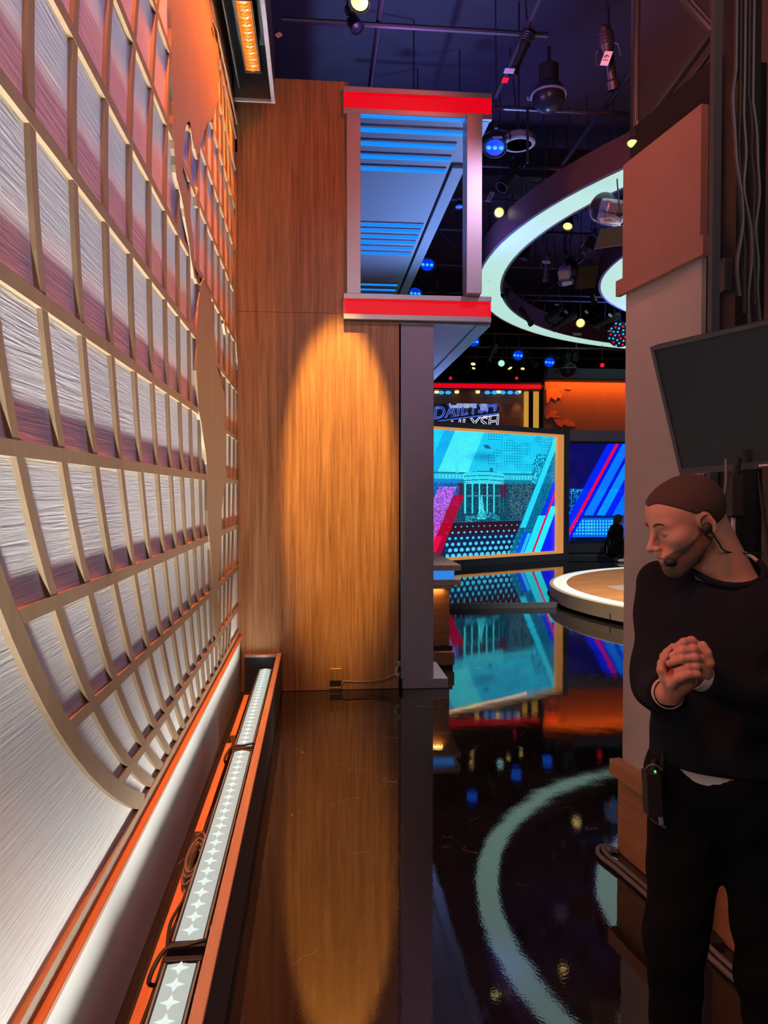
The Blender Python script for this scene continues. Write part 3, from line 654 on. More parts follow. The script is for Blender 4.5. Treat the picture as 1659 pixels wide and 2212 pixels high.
cor = (np.abs(XX-430) < 165) & (YY > 815+((XX-430)/165)**2*22) & (YY < 925-((XX-430)/165)**2*18); A = blend(A, cor, (85, 195, 212), .95)
A = blend(A, cor & (((YY-((XX-430)/165)**2*10) % 34) < 6), (15, 60, 80), .85)
low = YY > 915-np.where(np.abs(XX-430) < 165, -6, 0); A = blend(A, low, (14, 42, 58), .93)
A = blend(A, low & (YY < 1230) & (n3 > .62), (60, 120, 135), .6); A = blend(A, low & (XX > 640) & (YY < 1230) & (n2 > .55), (70, 95, 110), .55); A = blend(A, low & (XX > 640) & (n3 > .7) & (YY < 1200), (120, 140, 150), .6)
for c in (278, 335, 393, 455, 512, 560, 590): A = blend(A, (np.abs(XX-c) < (6 if c < 520 else 3)) & (YY > 915) & (YY < 1160), (90, 205, 215), .95 if c < 520 else .5)
A = blend(A, low & (((XX > 215) & (XX < 255)) | ((XX > 430) & (XX < 445)) | ((XX > 560) & (XX < 620))) & (YY < 1030), (85, 20, 45), .6)
A = blend(A, (np.abs(YY-1018) < 4) & (XX > 280) & (XX < 570), (60, 150, 165), .8)
A = blend(A, (np.abs(XX-410) < 5+(YY-1020)*.16) & (YY > 1010) & (YY < 1210) & (n3 > .35), (110, 220, 232), .9)
A = blend(A, (np.abs(YY-1190-18*np.sin(XX/40.)) < 30) & (XX > 280) & (XX < 560) & (n2 > .45), (70, 160, 180), .7)
A = blend(A, (YY > 1228) & (YY < 1330) & (XX < 800), (42, 18, 30), .9); A = blend(A, (np.abs(YY-1224) < 3), (40, 120, 160), .7); A = blend(A, YY > 1330, (22, 32, 66), .8)
rad = np.clip((YY-1225)/250, 0, 1)*13+4; ry = (YY-1240) % 46-23; row = np.floor((YY-1240)/46); rx = (XX-180+row*22) % 46-23
A = blend(A, (YY > 1238) & (rx**2+ry**2 < rad**2) & (XX > 130) & (XX < 860), (105, 205, 225), .9)
A = blend(A, (XX < 230) & (YY > 880) & (YY < 1100) & (n3 > .45), (60, 130, 220), .7)
A = blend(A, (q > 455) & (q < 590) & (YY > 945), (200, 90, 220), .55); A = blend(A, (q > 590) & (q < 680) & (YY > 1010), (165, 15, 50), .75); A = blend(A, (q > 455) & (q < 590) & (YY > 945) & (n3 > .55), (225, 160, 240), .6)
A = blend(A, (q < 640) & (q > 560) & (YY > 1330), (210, 40, 90), .6)
rt = (q > 1240) & (YY > 560); A = blend(A, (XX > 840) & (YY > 660) & (q > 1150) & (n2 > .5), (15, 60, 85), .7)
A = blend(A, rt, (18, 88, 120), .75); A = blend(A, rt & (n3 > .6), (60, 150, 185), .5)
A = blend(A, (q > 1250) & (q < 1302) & (YY < 1290), (80, 215, 240), .8); A = blend(A, (q > 1395) & (YY > 900), (15, 55, 200), .85)
A = blend(A, (q > 1300) & (YY > 1330), (25, 80, 220), .7); A = blend(A, (q > 1340) & (q < 1368) & (YY > 1340), (100, 210, 240), .7)
A = blend(A, (q > 1376) & (q < 1442) & (YY > 1188), (75, 215, 240), .9); A = blend(A, (q > 1462) & (q < 1520) & (YY > 1110), (80, 225, 240), .9); A = blend(A, q > 1522, (10, 40, 200), .9)
A = blend(A, (q > 1443) & (q < 1459) & (YY > 985), (215, 15, 60), 1)
A = sat(A)*(.93+.14*rg.rand(H1, W1, 1))
# the mesh picture spans from hidden left part to the visible right edge
sA, _ = gs(870, 1000); P00 = G0+GD*sA+GN*.012; P00.z = 3.0
full = picture('video_picture', P00, tuple(GD), (0, 0, -1), sp-sA, 2.70, lin(np.clip(A, 0, 255)), vw)
# second screen
Y2 = 18.0
def p2(px, py, Y=Y2): p = at(px, py, 1, Y); return p.x, p.z
xa, zt = p2(1223, 958); xb = p2(1500, 958)[0]; _, zb = p2(1223, 1170)
s2 = base('night_screen', 'dark blue video screen with slanting red and blue bars, behind the round stage', 'screen', (8, Y2, zb))
bxs('casing', MT['slate'], s2, (xa-.1, xb, Y2+.01, Y2+.2, zb-.03, zt+.03))
W2, H2 = 260, 180
XX, YY = np.meshgrid(np.linspace(1140, 2200, W2), np.linspace(600, 1395, H2)); q = XX+.54*YY; n1 = vnoise(XX, YY, 60, 11); n3 = vnoise(XX, YY, 5, 12)
A = np.zeros((H2, W2, 3))+np.array([12, 14, 70.]); A = blend(A, (n1 > .5) & ((XX % 12) < 5) & ((YY % 12) < 5) & (YY > 680) & (YY < 960), (60, 20, 80), .7)
A = blend(A, (YY > 960), (10, 40, 90), .8); A = blend(A, (YY > 965) & (YY < 1180) & (n3 > .66), (60, 170, 230), .9); A = blend(A, np.abs(YY-985) < 14, (60, 170, 230), (n3 > .5)*.8)
A = blend(A, (YY > 1205) & (YY < 1360), (25, 120, 215), .75); A = blend(A, (YY > 1215) & (YY < 1340) & ((XX % 24) < 13) & ((YY % 26) < 15), (110, 225, 245), .8); A = blend(A, YY > 1360, (5, 12, 40), .9)
for a, b, c, o in ((1800, 1868, (18, 50, 215), .9), (1895, 1925, (12, 35, 190), .9), (1925, 2000, (40, 130, 240), .85), (2000, 2030, (10, 30, 180), .9), (2030, 2100, (40, 150, 245), .85), (2100, 2160, (14, 40, 200), .85), (2160, 2330, (30, 120, 235), .8), (2330, 2400, (12, 30, 170), .85)):
    A = blend(A, (q > a) & (q < b) & ((YY < 1185) | (a < 1900)), c, o)
A = blend(A, (q > 2330-80) & (YY > 1185), (15, 45, 200), .7)
A = blend(A, (q > 1869) & (q < 1894), (225, 15, 70), 1)
A = sat(A)*(.93+.14*rg.rand(H2, W2, 1))
picture('night_picture', (xa, Y2, zt), (1, 0, 0), (0, 0, -1), xb-xa, zt-zb, lin(np.clip(A, 0, 255)), s2)
# low wall under the second screen
lw = base('low_back_wall', 'grey-green stepped low wall under the dark blue screen', 'low wall', (8, 17.8, .082))
_, zk = p2(1230, 1197, 17.7)
bxs('upper_tier', MT['slate'], lw, (xa-.2, 13, 17.75, 17.98, zk+.03, zb-.04)); bxs('joint', MT['ink'], lw, (xa-.2, 13, 17.80, 17.97, zk, zk+.029)); bxs('lower_tier', MT['slate'], lw, (xa-.2, 13, 17.70, 17.98, .082, zk-.001))
_, a = p2(1230, 957); _, b = p2(1230, 930)
fs = base('grey_fascia', 'plain grey fascia band above the dark blue screen', 'fascia', (8, 18, a))
bxs('band', MT['grey'], fs, (xa-.15, 13, 17.9, 18.3, a+.04, b)); bxs('band_trim', MT['slate'], fs, (xa-.15, 13, 17.88, 18.0, a+.032, a+.039))
# orange lit wall, its silhouette slabs coloured for the orange light on them
YO = 19.0
ow = base('orange_map_wall', 'orange lit wall with a jagged continent silhouette above the grey fascia', 'wall panel', (8, YO, 3.0))
x0, zt = p2(1177, 822, YO); x1 = p2(1500, 822, YO)[0]; _, zb = p2(1177, 936, YO)
bxs('panel', MT['wood_map'], ow, (x0, x1, YO, YO+.12, zb, zt))
for pts in ([(1180, 840), (1196, 839), (1210, 842), (1206, 846), (1214, 852), (1211, 862), (1205, 858), (1200, 866), (1190, 858), (1186, 868), (1180, 872)],
            [(1178, 900), (1186, 893), (1192, 888), (1200, 886), (1206, 892), (1198, 896), (1210, 899), (1206, 903), (1190, 901), (1180, 906)],
            [(1195, 905), (1208, 906), (1215, 912), (1222, 905), (1228, 908), (1238, 912), (1243, 918), (1240, 922), (1226, 921), (1218, 917), (1213, 923), (1203, 918)],
            [(1222, 838), (1234, 838), (1232, 841), (1224, 841)]):
    P = [p2(x, y, YO-.03) for x, y in pts]; MB().slab(P, 1, YO-.04, YO-.001).build('continent', MT['orangewall'], ow)
lamp('orange_wall_grazer', 'AREA', ((x0+x1)/2, YO-.28, zt+.06), ((x0+x1)/2, YO-.05, zb), 60, (1, .14, .01), shape='RECTANGLE', size=x1-x0, size_y=.1)
bm_ = base('dark_header_beam', 'dark blue header beam above the orange map wall', 'beam', (8, 18.3, 4.6))
_, a = p2(1180, 822, 18.3); _, b = p2(1180, 796, 18.3); bxs('beam', MT['slate'], bm_, (p2(1180, 800, 18.3)[0], 13, 18.2, 18.5, a+.05, b)); bxs('beam_lip', MT['darkgrey'], bm_, (p2(1180, 800, 18.3)[0], 13, 18.17, 18.5, a, a+.049))
# upper studio wall with red bar, downlights and headline screen
YU = 20.0
ub = base('upper_set_wall', 'horizontal wood slat wall with a red light bar high behind the video wall', 'set wall', (3.5, YU, 3))
xL = p2(870, 850, YU)[0]; xR, _ = p2(1140, 850, YU); zT = p2(900, 843, YU)[1]
MT['wood_slat'] = wood('slat_wood', (.24, .13, .09), (.36, .21, .15), (1.2, 1.2, 16), .5)
nS = 11; zB = 2.4
for i in range(nS):
    za = zB+(zT-zB)*i/nS; bxs('plank', MT['wood_slat'], ub, (xL, xR, YU, YU+.08, za+.006, zB+(zT-zB)*(i+1)/nS))
xr2, zr1 = p2(1173, 831, YU-.3); _, zr0 = p2(1173, 841, YU-.3); _, zr2 = p2(1173, 829, YU-.3); _, zr3 = p2(1173, 844, YU-.3)
rb = bxs('red_bar', MT['red_em'], ub, (p2(870, 850, YU-.3)[0], xr2-.05, YU-.30, YU-.2, zr0, zr1))
bxs('header', MT['slate'], ub, (p2(870, 850, YU-.3)[0], xr2, YU-.32, YU+.1, zr1+.001, zr1+.05), (p2(870, 850, YU-.3)[0], xr2, YU-.32, YU+.1, zr3, zr0-.001), (xr2-.049, xr2, YU-.32, YU-.1, zr3, zr1+.05))
for px in (943, 987, 1032, 1077, 1121):
    x, z_ = p2(px, 847, YU-.2); f = MB().lathe([(.03, z_-.035), (.055, z_-.03), (.06, z_+.03)], 12, Matrix.Translation((x, YU-.2, 0))).build('downlight', MT['warm_led'], ub)
    lamp('downlight_beam', 'SPOT', (x, YU-.16, z_-.04), (x, YU-.02, 3.2), 8, (1, .5, .22), spot_size=R(60), spot_blend=.8, shadow_soft_size=.03)
for px in (953, 968, 1053, 1068, 1086, 1102, 1118):
    x, z_ = p2(px, 848, YU-.22); MB().ball((x, YU-.22, z_), .07, 10, (1.2, .6, .7)).build('blue_downlight', MT['cyan_led'], ub)
for a, b, mt in ((1133, 1141, 'goldglow'), (1142, 1151, 'black'), (1152, 1163, 'goldglow'), (1164, 1173, 'darkgrey')):
    xa_, _ = p2(a, 850, YU-.05); xb_, _ = p2(b, 850, YU-.05); bxs('upright', MT[mt], ub, (xa_, xb_, YU-.09, YU+.05, 2.5, zr3-.001))
hsn = base('headline_screen', 'dark screen of blue and white outlined lettering above the video wall', 'screen', (3.5, YU-.1, 3.1))
xa, zt = p2(880, 870, YU-.1); xb, zb = p2(1079, 926, YU-.1)
bxs('casing', MT['ink'], hsn, (xa, xb, YU-.08, YU-.002, zb-.3, zt))
W3, H3 = 200, 60; XX, YY = np.meshgrid(np.linspace(0, 200, W3), np.linspace(0, 60, H3)); A = np.zeros((H3, W3, 3))+np.array([8, 10, 28.])
nz = vnoise(XX, YY, 8, 21); A = blend(A, (YY < 30-XX*.05) & (nz > .55) & (XX > 60), (60, 90, 170), .5); A = blend(A, (YY < 8) & (XX > 90) & (XX < 150) & (nz > .3), (190, 200, 230), .8); A = blend(A, (np.abs(XX-166) < 8) & (YY < 24) & (nz > .35), (190, 205, 240), .7)
picture('lit_background', (xa, YU-.0815, zt), (1, 0, 0), (0, 0, -1), xb-xa, zt-zb+.25, lin(A), hsn)
MT['neon_blue'] = flat('blue_letter_light', (.1, .2, .8), .4, em=(.10, .2, .9), es=1); MT['neon_white'] = flat('white_letter_light', (.8, .8, .9), .4, em=(.85, .88, 1), es=1)
def outline_text(body, x, z_, size, rot, mt, nm, bev, clipx):
    c = bpy.data.curves.new(nm, 'FONT'); c.body = body; c.size = size; c.fill_mode = 'NONE'; c.bevel_depth = bev; c.bevel_resolution = 0; c.shear = .25; c.offset = 0; c.resolution_u = 4; c.space_character = 1.0
    o = bpy.data.objects.new('t', c); COL.objects.link(o); bpy.context.view_layer.update()
    me = bpy.data.meshes.new_from_object(o.evaluated_get(bpy.context.evaluated_depsgraph_get())); bpy.data.objects.remove(o)
    me.transform(Matrix.Translation((x, YU-.095, z_)) @ Matrix.Rotation(R(90), 4, 'X') @ Matrix.Rotation(rot, 4, 'Z') @ Matrix.Diagonal((1, 1, .2, 1)))
    b = bmesh.new(); b.from_mesh(me)
    for co, no in (((clipx, 0, 0), (1, 0, 0)), ((0, 0, zt-.005), (0, 0, 1))):
        bmesh.ops.bisect_plane(b, geom=b.verts[:]+b.edges[:]+b.faces[:], plane_co=co, plane_no=no, clear_outer=True)
    b.to_mesh(me); b.free(); me.transform(Matrix.Translation(-Vector(hsn['_o']))); me.materials.clear()
    return link(nm, me, MT[mt], hsn)
xd_, zd_ = p2(935, 903, YU-.1); outline_text('DAILYSH', xd_, zd_-.03, .45, R(8), 'neon_blue', 'blue_lettering', .008, xb-.01)
xd_, zd_ = p2(962, 937, YU-.1); outline_text('AILYSH', xd_, zd_, .47, R(8), 'neon_white', 'white_lettering', .008, xb-.01)
a = Vector((p2(934, 910, YU-.1)[0], YU-.09, p2(934, 911, YU-.1)[1])); b = Vector((xb-.02, YU-.09, p2(1079, 893, YU-.1)[1]))
MB().tube([a, b], .014, 4).build('blue_stroke', MT['neon_blue'], hsn)
a = Vector((p2(1040, 903, YU-.1)[0], YU-.09, p2(1040, 902, YU-.1)[1])); b = Vector((xb-.02, YU-.09, p2(1079, 896, YU-.1)[1])); MB().tube([a, b], .014, 4).build('white_stroke', MT['neon_white'], hsn)

# ------------------------------------------------------------------ near wall flat with cladding, ledge and wood base
FA = at(1343, 1838, 2, 0); E1 = Vector((.141, -.99, 0)).normalized(); E2 = Vector((.99, .141, 0)).normalized()
def fbox(m, a0, a1, b0, b1, z0, z1, dz=0):
    q = lambda a, b: FA+E1*a+E2*b
    P = [q(a0, b1), q(a0, b0), q(a1, b0), q(a1, b1)]
    return m.hexa([(p.x, p.y, z0) for p in P]+[(p.x, p.y, z1) for p in P])
def along(px):                                     # distance along the flat's face seen at a pixel column
    d = ray(px, 1067); d.z = 0; n = E2; t = FA.dot(n)/d.dot(n); return (d*t-FA).dot(E1)
LA = along(1511)
ff = base('wall_flat', 'tall taupe scenery flat with terracotta upper cladding and a ledge, beside the man', 'scenery flat', (FA.x+.1, FA.y-.2, 0))
def fz(px, py): a = along(px); p = FA+E1*a; c = (p-Vector((0, 0, 0))).dot(Vector((math.sin(YAW), math.cos(YAW), 0))); return EYE+(1067-py)/FPX*c
fbox(MB(), 0, LA, 0, .02, .002, 2.56).build('face', MT['flatpaint'], ff)
fbox(MB(), -.012, LA+.004, -.012, .02, 2.561, fz(1430, 300)).build('upper_cladding', MT['cladpaint'], ff)
fbox(MB(), -.03, LA*.72, -.035, -.0125, 2.55, 2.62).build('ledge', MT['cladpaint'], ff)
fbox(MB(), LA*.722, LA+.055, -.036, -.0125, 2.552, 2.625).build('ledge_end', MT['cladpaint'], ff)
fbox(MB(), .0, LA+.05, .0205, .24, .002, 3.3).build('back_board', MT['blackcloth'], ff)
zc_ = fz(1343, 1640)
fb = base('flat_base', 'warm wood skirting box capped by a lip at the foot of the taupe flat', 'skirting box', (FA.x, FA.y-.2, 0))
fbox(MB(), -.02, LA+.5, -.055, -.002, zc_-.07, zc_).build('cap', MT['oak_base'], fb)
fbox(MB(), 0, LA+.5, -.022, -.002, .004, zc_-.071).build('front_board', MT['oak_base'], fb)
# cables on the floor at the foot of the flat
for i, of in enumerate((0, .035)):
    pts = [FA+E1*(.02)+E2*(-.03-of), FA+E1*(-.04)+E2*(-.06-of*.6), FA+E1*.03+E2*(-.10-of), FA+E1*.2+E2*(-.09-of), FA+E1*.5+E2*(-.085-of), FA+E1*.9+E2*(-.10-of), FA+E1*1.4+E2*(-.05-of)]
    for p in pts: p.z = .013
    tag(MB().tube(spline(pts), .011, 8).build('floor_cable', MT['greycable'], None, smooth=True), ('grey floor cable nearest the flat base', 'grey floor cable curving just outside its twin by the flat base')[i], 'cable', 'floor cables by the flat')

# dark corner at the right: posts, rail, hanging cables
rt_ = base('backstage_rail', 'dark double rail climbing from the gold lamp above the taupe flat', 'rail', tuple(at(1378, 300, 1, 3.6)))
a0, a1 = at(1376, 292, 1, 3.75), at(1600, -12, 1, 2.95)
for o_ in (0, .055, .11): MB().tube([a0+Vector((o_*.3, 0, -o_)), a1+Vector((o_*.3, 0, -o_))], .012 if o_ else .016, 8).build('rail_tube', MT['pipe'], rt_, smooth=True)
fl_ = MB(); p, q_ = a0+Vector((.03, .03, -.13)), a1+Vector((.03, .03, -.13)); fl_.hexa([p, q_, q_+Vector((.03, 0, 0)), p+Vector((.03, 0, 0)), p+Vector((0, 0, -.16)), q_+Vector((0, 0, -.3)), q_+Vector((.03, 0, -.3)), p+Vector((.03, 0, -.16))]); fl_.build('rail_board', MT['blackcloth'], rt_)
vp = base('slim_post', 'slim violet-grey vertical post rising from the gold lamp to the ceiling', 'post', tuple(at(1374, 300, 1, 3.8)))
pp = at(1374, 300, 1, 3.8); MB().tube([pp+Vector((0, 0, -.05)), (pp.x, pp.y, 7.39)], .018, 8).build('tube', MT['pipe'], vp, smooth=True)
MB().tube([pp+Vector((0, 0, -.06)), pp+Vector((0, 0, .02))], .028, 8).build('collar', MT['pipe'], vp, smooth=True)
br = base('cross_brace', 'diagonal dark brace tubes crossing behind the double rail in the upper corner', 'brace', tuple(at(1540, 80, 1, 3.0)))
MB().tube([at(1472, -5, 1, 3.2), at(1536, 66, 1, 3.2), at(1588, 152, 1, 3.1)], .016, 8).build('brace_tube', MT['pipe'], br, smooth=True); MB().tube([at(1492, 3, 1, 3.25), at(1600, 122, 1, 3.2)], .013, 8).build('brace_tube', MT['pipe'], br, smooth=True)
bs = base('backstage_post', 'black square backstage post carrying the hanging cables', 'post', (*at(1605, 900, 1, 2.6).xy, 0))
xA = at(1585, 900, 1, 2.6).x; bxs('post', MT['black'], bs, (xA, xA+.09, 2.6, 2.7, .002, 7.39)); bxs('bracket', MT['darkgrey'], bs, (xA-.03, xA-.001, 2.62, 2.68, 2.40, 2.52))
for i in range(5):
    p0 = at(1590+i*9, 150+i*18, 1, 2.52); p1 = at(1598+i*11, 640+(i*37) % 90, 1, 2.50); tag(MB().tube([(p0.x, p0.y, 7.38)]+spline(wob(p0, p1, 7, .014, 30+i)), .007, 6).build('hanging_cable', MT['rubber' if i % 2 else 'pipe'], None, smooth=True), ('first hanging cable of the backstage bundle, on the side of the taupe flat', 'second hanging cable of the backstage bundle, shiny and thin', 'middle hanging cable of the backstage bundle', 'fourth hanging cable of the backstage bundle, past the middle one', 'outermost hanging cable of the backstage bundle, at the photo edge')[i], 'cable', 'cables hanging from the backstage post')
sp_ = base('strip_post', 'narrow dark upright batten just beside the near edge of the taupe flat', 'post', (*at(1528, 900, 1, 2.56).xy, 0)); x_ = at(1533, 500, 1, 2.58).x
bxs('batten', MT['darkgrey'], sp_, (x_, x_+.03, 2.56, 2.59, .002, 4.0)); bxs('foot', MT['black'], sp_, (x_-.03, x_+.06, 2.53, 2.62, .001, .02))

# ------------------------------------------------------------------ television on an arm
c0, c1, c2 = atd(1405, 750, 2.25), atd(1659, 691, 1.98), atd(1446, 1026, 2.36)
ex = (c1-c0).normalized(); ey = (c2-c0); Ht = ey.length; ey = (ey-ex*ey.dot(ex)).normalized(); ez = ex.cross(ey).normalized(); Wt = .74
if ez.dot(CAM-c0) < 0: ez = -ez
tv = base('television', 'dark switched-off television tilted down above the man', 'television', tuple(c0+ex*Wt/2+ey*Ht))
def tbox(m, u0, u1, v0, v1, d0, d1):
    q = lambda u, v, d: c0+ex*u+ey*v+ez*d
    return m.hexa([q(u0, v0, d0), q(u1, v0, d0), q(u1, v1, d0), q(u0, v1, d0), q(u0, v0, d1), q(u1, v0, d1), q(u1, v1, d1), q(u0, v1, d1)])
tbox(MB(), 0, Wt, 0, Ht, -.035, -.004).build('casing', MT['black'], tv)
b_ = .011; m = MB(); tbox(m, 0, b_, 0, Ht, -.0039, .004); tbox(m, Wt-b_, Wt, 0, Ht, -.0039, .004); tbox(m, b_, Wt-b_, 0, b_, -.0039, .004); tbox(m, b_, Wt-b_, Ht-.02, Ht, -.0039, .004); m.build('bezel', MT['darkgrey'], tv)
tbox(MB(), b_, Wt-b_, b_, Ht-.02, -.0038, .0).build('screen', MT['glass'], tv)
tbox(MB(), .05, .075, Ht+.001, Ht+.006, -.03, -.01).build('cable_tag', MT['label'], tv)
tbox(MB(), .245, .27, Ht-.012, Ht-.006, .0041, .005).build('badge', MT['label'], tv)
tbox(MB(), .25, .45, .12, .28, -.10, -.036).build('wall_plate', MT['black'], tv); MB().tube([c0+ex*.35+ey*.2-ez*.10, c0+ex*.4+ey*.15-ez*.45], .025, 8).build('arm', MT['black'], tv, smooth=True)
# two-way radio and cord hanging under the television
hr = base('hanging_radio', 'black two-way radio hanging by its cord under the television', 'radio', tuple(atd(1590, 1090, 2.15)))
p = atd(1588, 1066, 2.15); m = MB().box(p.x-.022, p.x+.022, p.y-.015, p.y+.015, p.z-.07, p.z+.055, c=.006); m.build('body', MT['rubber'], hr)
MB().tube([p+Vector((.0, 0, .055)), p+Vector((.004, -.01, .105))], .010, 8).build('strap', MT['black'], hr, smooth=True)
MB().tube(spline([p+Vector((-.03, 0, .1)), p+Vector((-.035, -.01, .03)), p+Vector((-.045, -.01, -.03)), p+Vector((-.058, -.01, -.06))]), .0035, 6).build('cord', MT['greycable'], hr, smooth=True)
MB().tube([p+Vector((-.004, 0, -.07)), p+Vector((-.006, 0, -.15))], [.006, .008], 8).build('plug', MT['silver'], hr, smooth=True)
tag(MB().tube(spline([atd(1640, 1018, 2.2), atd(1645, 1070, 2.2), atd(1655, 1150, 2.2), atd(1668, 1230, 2.2)]), .006, 6).build('power_cord', MT['rubber'], None, smooth=True), 'black power cord dropping from the television past the radio', 'cable')

# ------------------------------------------------------------------ lighting grid
lg = base('lighting_grid', 'black pipe grid hanging under the studio ceiling', 'lighting grid', (4, 10, 5.95))
for Y, x0, x1, z in ((6.96, -.3, 2.2, 6.0), (8.3, 1.2, 14, 6.0), (9.8, 1.2, 14, 6.02), (10.9, 1, 14, 6.0), (12.2, -1, 14, 6.02), (14, -1, 14, 6.0), (16, -1, 14, 5.9), (18, -1, 14, 5.6), (19.5, -1, 14, 5.3), (17.2, 0, 14, 5.1), (15.2, -1, 14, 5.8), (13.0, -1, 14, 6.3), (5.6, -.3, 2.2, 6.2)):
    MB().tube([(x0, Y, z), (x1, Y, z)], .025, 8).build('pipe', MT['pipe'], lg, smooth=True)
for x, z in ((.6, 6.06), (2.0, 6.06), (3.3, 6.06), (5.0, 6.06), (7.0, 6.07), (9.2, 6.07)):
    MB().tube([(x, 3.5 if x < 2.1 else 5.6, z), (x, 20, z)], .028, 8).build('pipe', MT['pipe'], lg, smooth=True)
rn = random.Random(12)
for i in range(34):
    x, y = rn.uniform(.2, 9), rn.uniform(6, 19); MB().tube([(x, y, 6.02), (x, y, 7.39)], .009, 5).build('hanger_rod', MT['pipe'], lg)
for x, y, l in ((2.4, 8.3, .6), (3.9, 9.8, .6), (5.6, 12.2, .9), (4.4, 14, .8), (6.4, 16, .6), (2.9, 12.2, .5)): MB().box(x-.012, x+.012, y-.012, y+.012, 6-l, 6.03).build('drop_arm', MT['pipe'], lg)
hb = base('air_duct', 'black square air duct crossing the ceiling above the pipes', 'duct', (5, 11.5, 6.6))
bxs('duct', MT['black'], hb, (1.5, 14, 11.2, 11.9, 6.5, 6.95)); 
for i in range(8): bxs('duct_flange', MT['pipe'], hb, (2+i*1.5, 2.04+i*1.5, 11.17, 11.93, 6.47, 6.98))
for i in range(46):
    x, y = rn.uniform(.5, 8.5), rn.uniform(6.5, 19); x2, y2 = x+rn.uniform(-1.3, 1.3), y+rn.uniform(-.6, .6); dz = rn.uniform(.08, .35)
    pts = [(x+(x2-x)*t, y+(y2-y)*t, 6.03-dz*4*t*(1-t)+rn.uniform(-.02, .02)) for t in [k/6 for k in range(7)]]
    tag(MB().tube(spline(pts, 3), .010, 5).build('grid_cable', MT['rubber' if i % 3 else 'greycable'], None, smooth=True), 'black power cable swagged between pipes of the lighting grid', 'cable', 'cables swagged from the lighting grid')

def aimed(loc, d):
    return Vector(d).to_track_quat('-Z', 'Y').to_euler()
LN = [0]
def unit(kind, px, py, Y, d, em, label, size=1., hang=True, cat='stage light', name=None):
    """a lamp whose front faces direction d; the part meshes are modelled round the lamp's own origin, front at -Z"""
    p = at(px, py, 1, Y)
    nm = name or {'led': 'led_wash_light', 'can': 'can_light', 'profile': 'profile_spotlight', 'fresnel': 'fresnel_light', 'bulb': 'can_light'}[kind]
    t = thing(nm, label, cat, tuple(p)); t.rotation_euler = aimed(p, d)
    s = size
    def B(m, n_, mt, par=t, sm=True):
        for i, v in enumerate(m.v): m.v[i] = tuple(Vector(v)*s)
        return m.build(n_, mt, par, smooth=sm)
    if kind == 'led':
        B(MB().lathe([(.02, .16), (.07, .155), (.10, .06), (.115, 0), (.105, -.004), (.09, .01), (.01, .012)], 18), 'body', MT['black'])
        B(MB().lathe([(.005, -.001), (.085, 0), (.088, .008)], 18), 'halo_disc', MT['deep_blue'])  # blue halo around the LEDs put in as a glowing disc
        for k, (x, y) in enumerate(((-.055, -.008), (0, 0), (.055, .008))): B(MB().lathe([(.004, -.007), (.02, -.003), (.026, .006)], 10, Matrix.Translation((x, y, 0))), 'led', MT[em])
    elif kind == 'can':
        B(MB().lathe([(.02, .20), (.055, .19), (.075, .05), (.085, 0), (.08, -.003), (.07, .02), (.01, .03)], 18), 'body', MT['black'])
        B(MB().lathe([(.005, -.002), (.05, .003), (.066, .012)], 16), 'lens', MT[em])
    elif kind == 'profile':
        B(MB().lathe([(.03, .42), (.07, .40), (.085, .22), (.06, .16), (.055, -.10), (.075, -.12), (.075, -.20), (.07, -.20), (.055, -.11), (.01, -.10)], 18), 'body', MT['black'])
        for k in range(4): B(MB().lathe([(.088, .24+k*.03), (.094, .25+k*.03), (.088, .26+k*.03)], 14), 'cooling_ring', MT['pipe'])
        B(MB().lathe([(.005, -.125), (.052, -.12), (.054, -.115)], 16), 'lens', MT[em])
    elif kind == 'fresnel':
        B(MB().box(-.12, .12, -.12, .12, .03, .22, c=.02), 'body', MT['silver']); B(MB().lathe([(.10, .03), (.15, -.02), (.16, -.10), (.145, -.10), (.13, -.02), (.01, 0)], 22), 'snout', MT['pipe'])
        B(MB().lathe([(.162, -.10), (.168, -.105), (.162, -.11), (.145, -.11), (.145, -.10)], 22), 'rim', MT['silverb']); 
        for k in range(9): B(MB().box(-.115+k*.026, -.107+k*.026, -.14, -.121, .02, .22), 'cooling_fin', MT['silver'], sm=False)
    y_ = MB().tube([(-.135, 0, .08), (-.135, 0, .14), (-.125, .0, .20), (0, 0, .26), (.125, 0, .20), (.135, 0, .14), (.135, 0, .08)], .009, 6)
    B(y_, 'yoke', MT['pipe']); B(MB().lathe([(.02, .25), (.028, .27), (.028, .33), (.012, .34)], 8), 'clamp', MT['pipe'])
    if p.z < 5.6 or True:
        zt = 7.39 if hang else p.z+.3; inv = t.rotation_euler.to_matrix().inverted(); top = inv @ Vector((0, 0, zt-p.z)); st = inv @ Vector((0, 0, .05))
        if hang: MB().tube([Vector((0, 0, .33*s)), top*.15+Vector((0, 0, .3*s))*.85, top], .009, 5).build('hanger', MT['pipe'], t)
    return t
Dn = Vector((0, 0, -1)); TC = lambda a=.6, b=.8, c=0: Vector((-.35*a+c, -a, -b))
unit('led', 1069, 319, 8.45, TC(.5, 1), 'blue_led', 'largest blue LED light with three lenses, next to the round ceiling speaker', 1.25)
unit('led', 923, 572, 12.0, TC(.9, 1), 'blue_led', 'blue LED light with three lenses seen through the portal frame', 1.25)
unit('led', 897, 634, 13.0, TC(.9, 1), 'blue_led', 'blue LED light just above the lower red bar of the portal', 1.2)
unit('led', 992, 447, 9.6, TC(.3, 1.3), 'blue_led', 'tiny blue LED light peeking past the right portal post', .5)
unit('led', 1023, 738, 15.5, TC(1, .8), 'blue_led', 'blue LED light below the end of the lower red bar', 1.3)
unit('led', 1119, 768, 16.5, TC(1, .8), 'blue_led', 'blue LED light in the far row, under the big ring light', 1.3)
unit('led', 1187, 783, 17.2, TC(1, .8), 'blue_led', 'rightmost blue LED light in the far row below the big ring', 1.35)
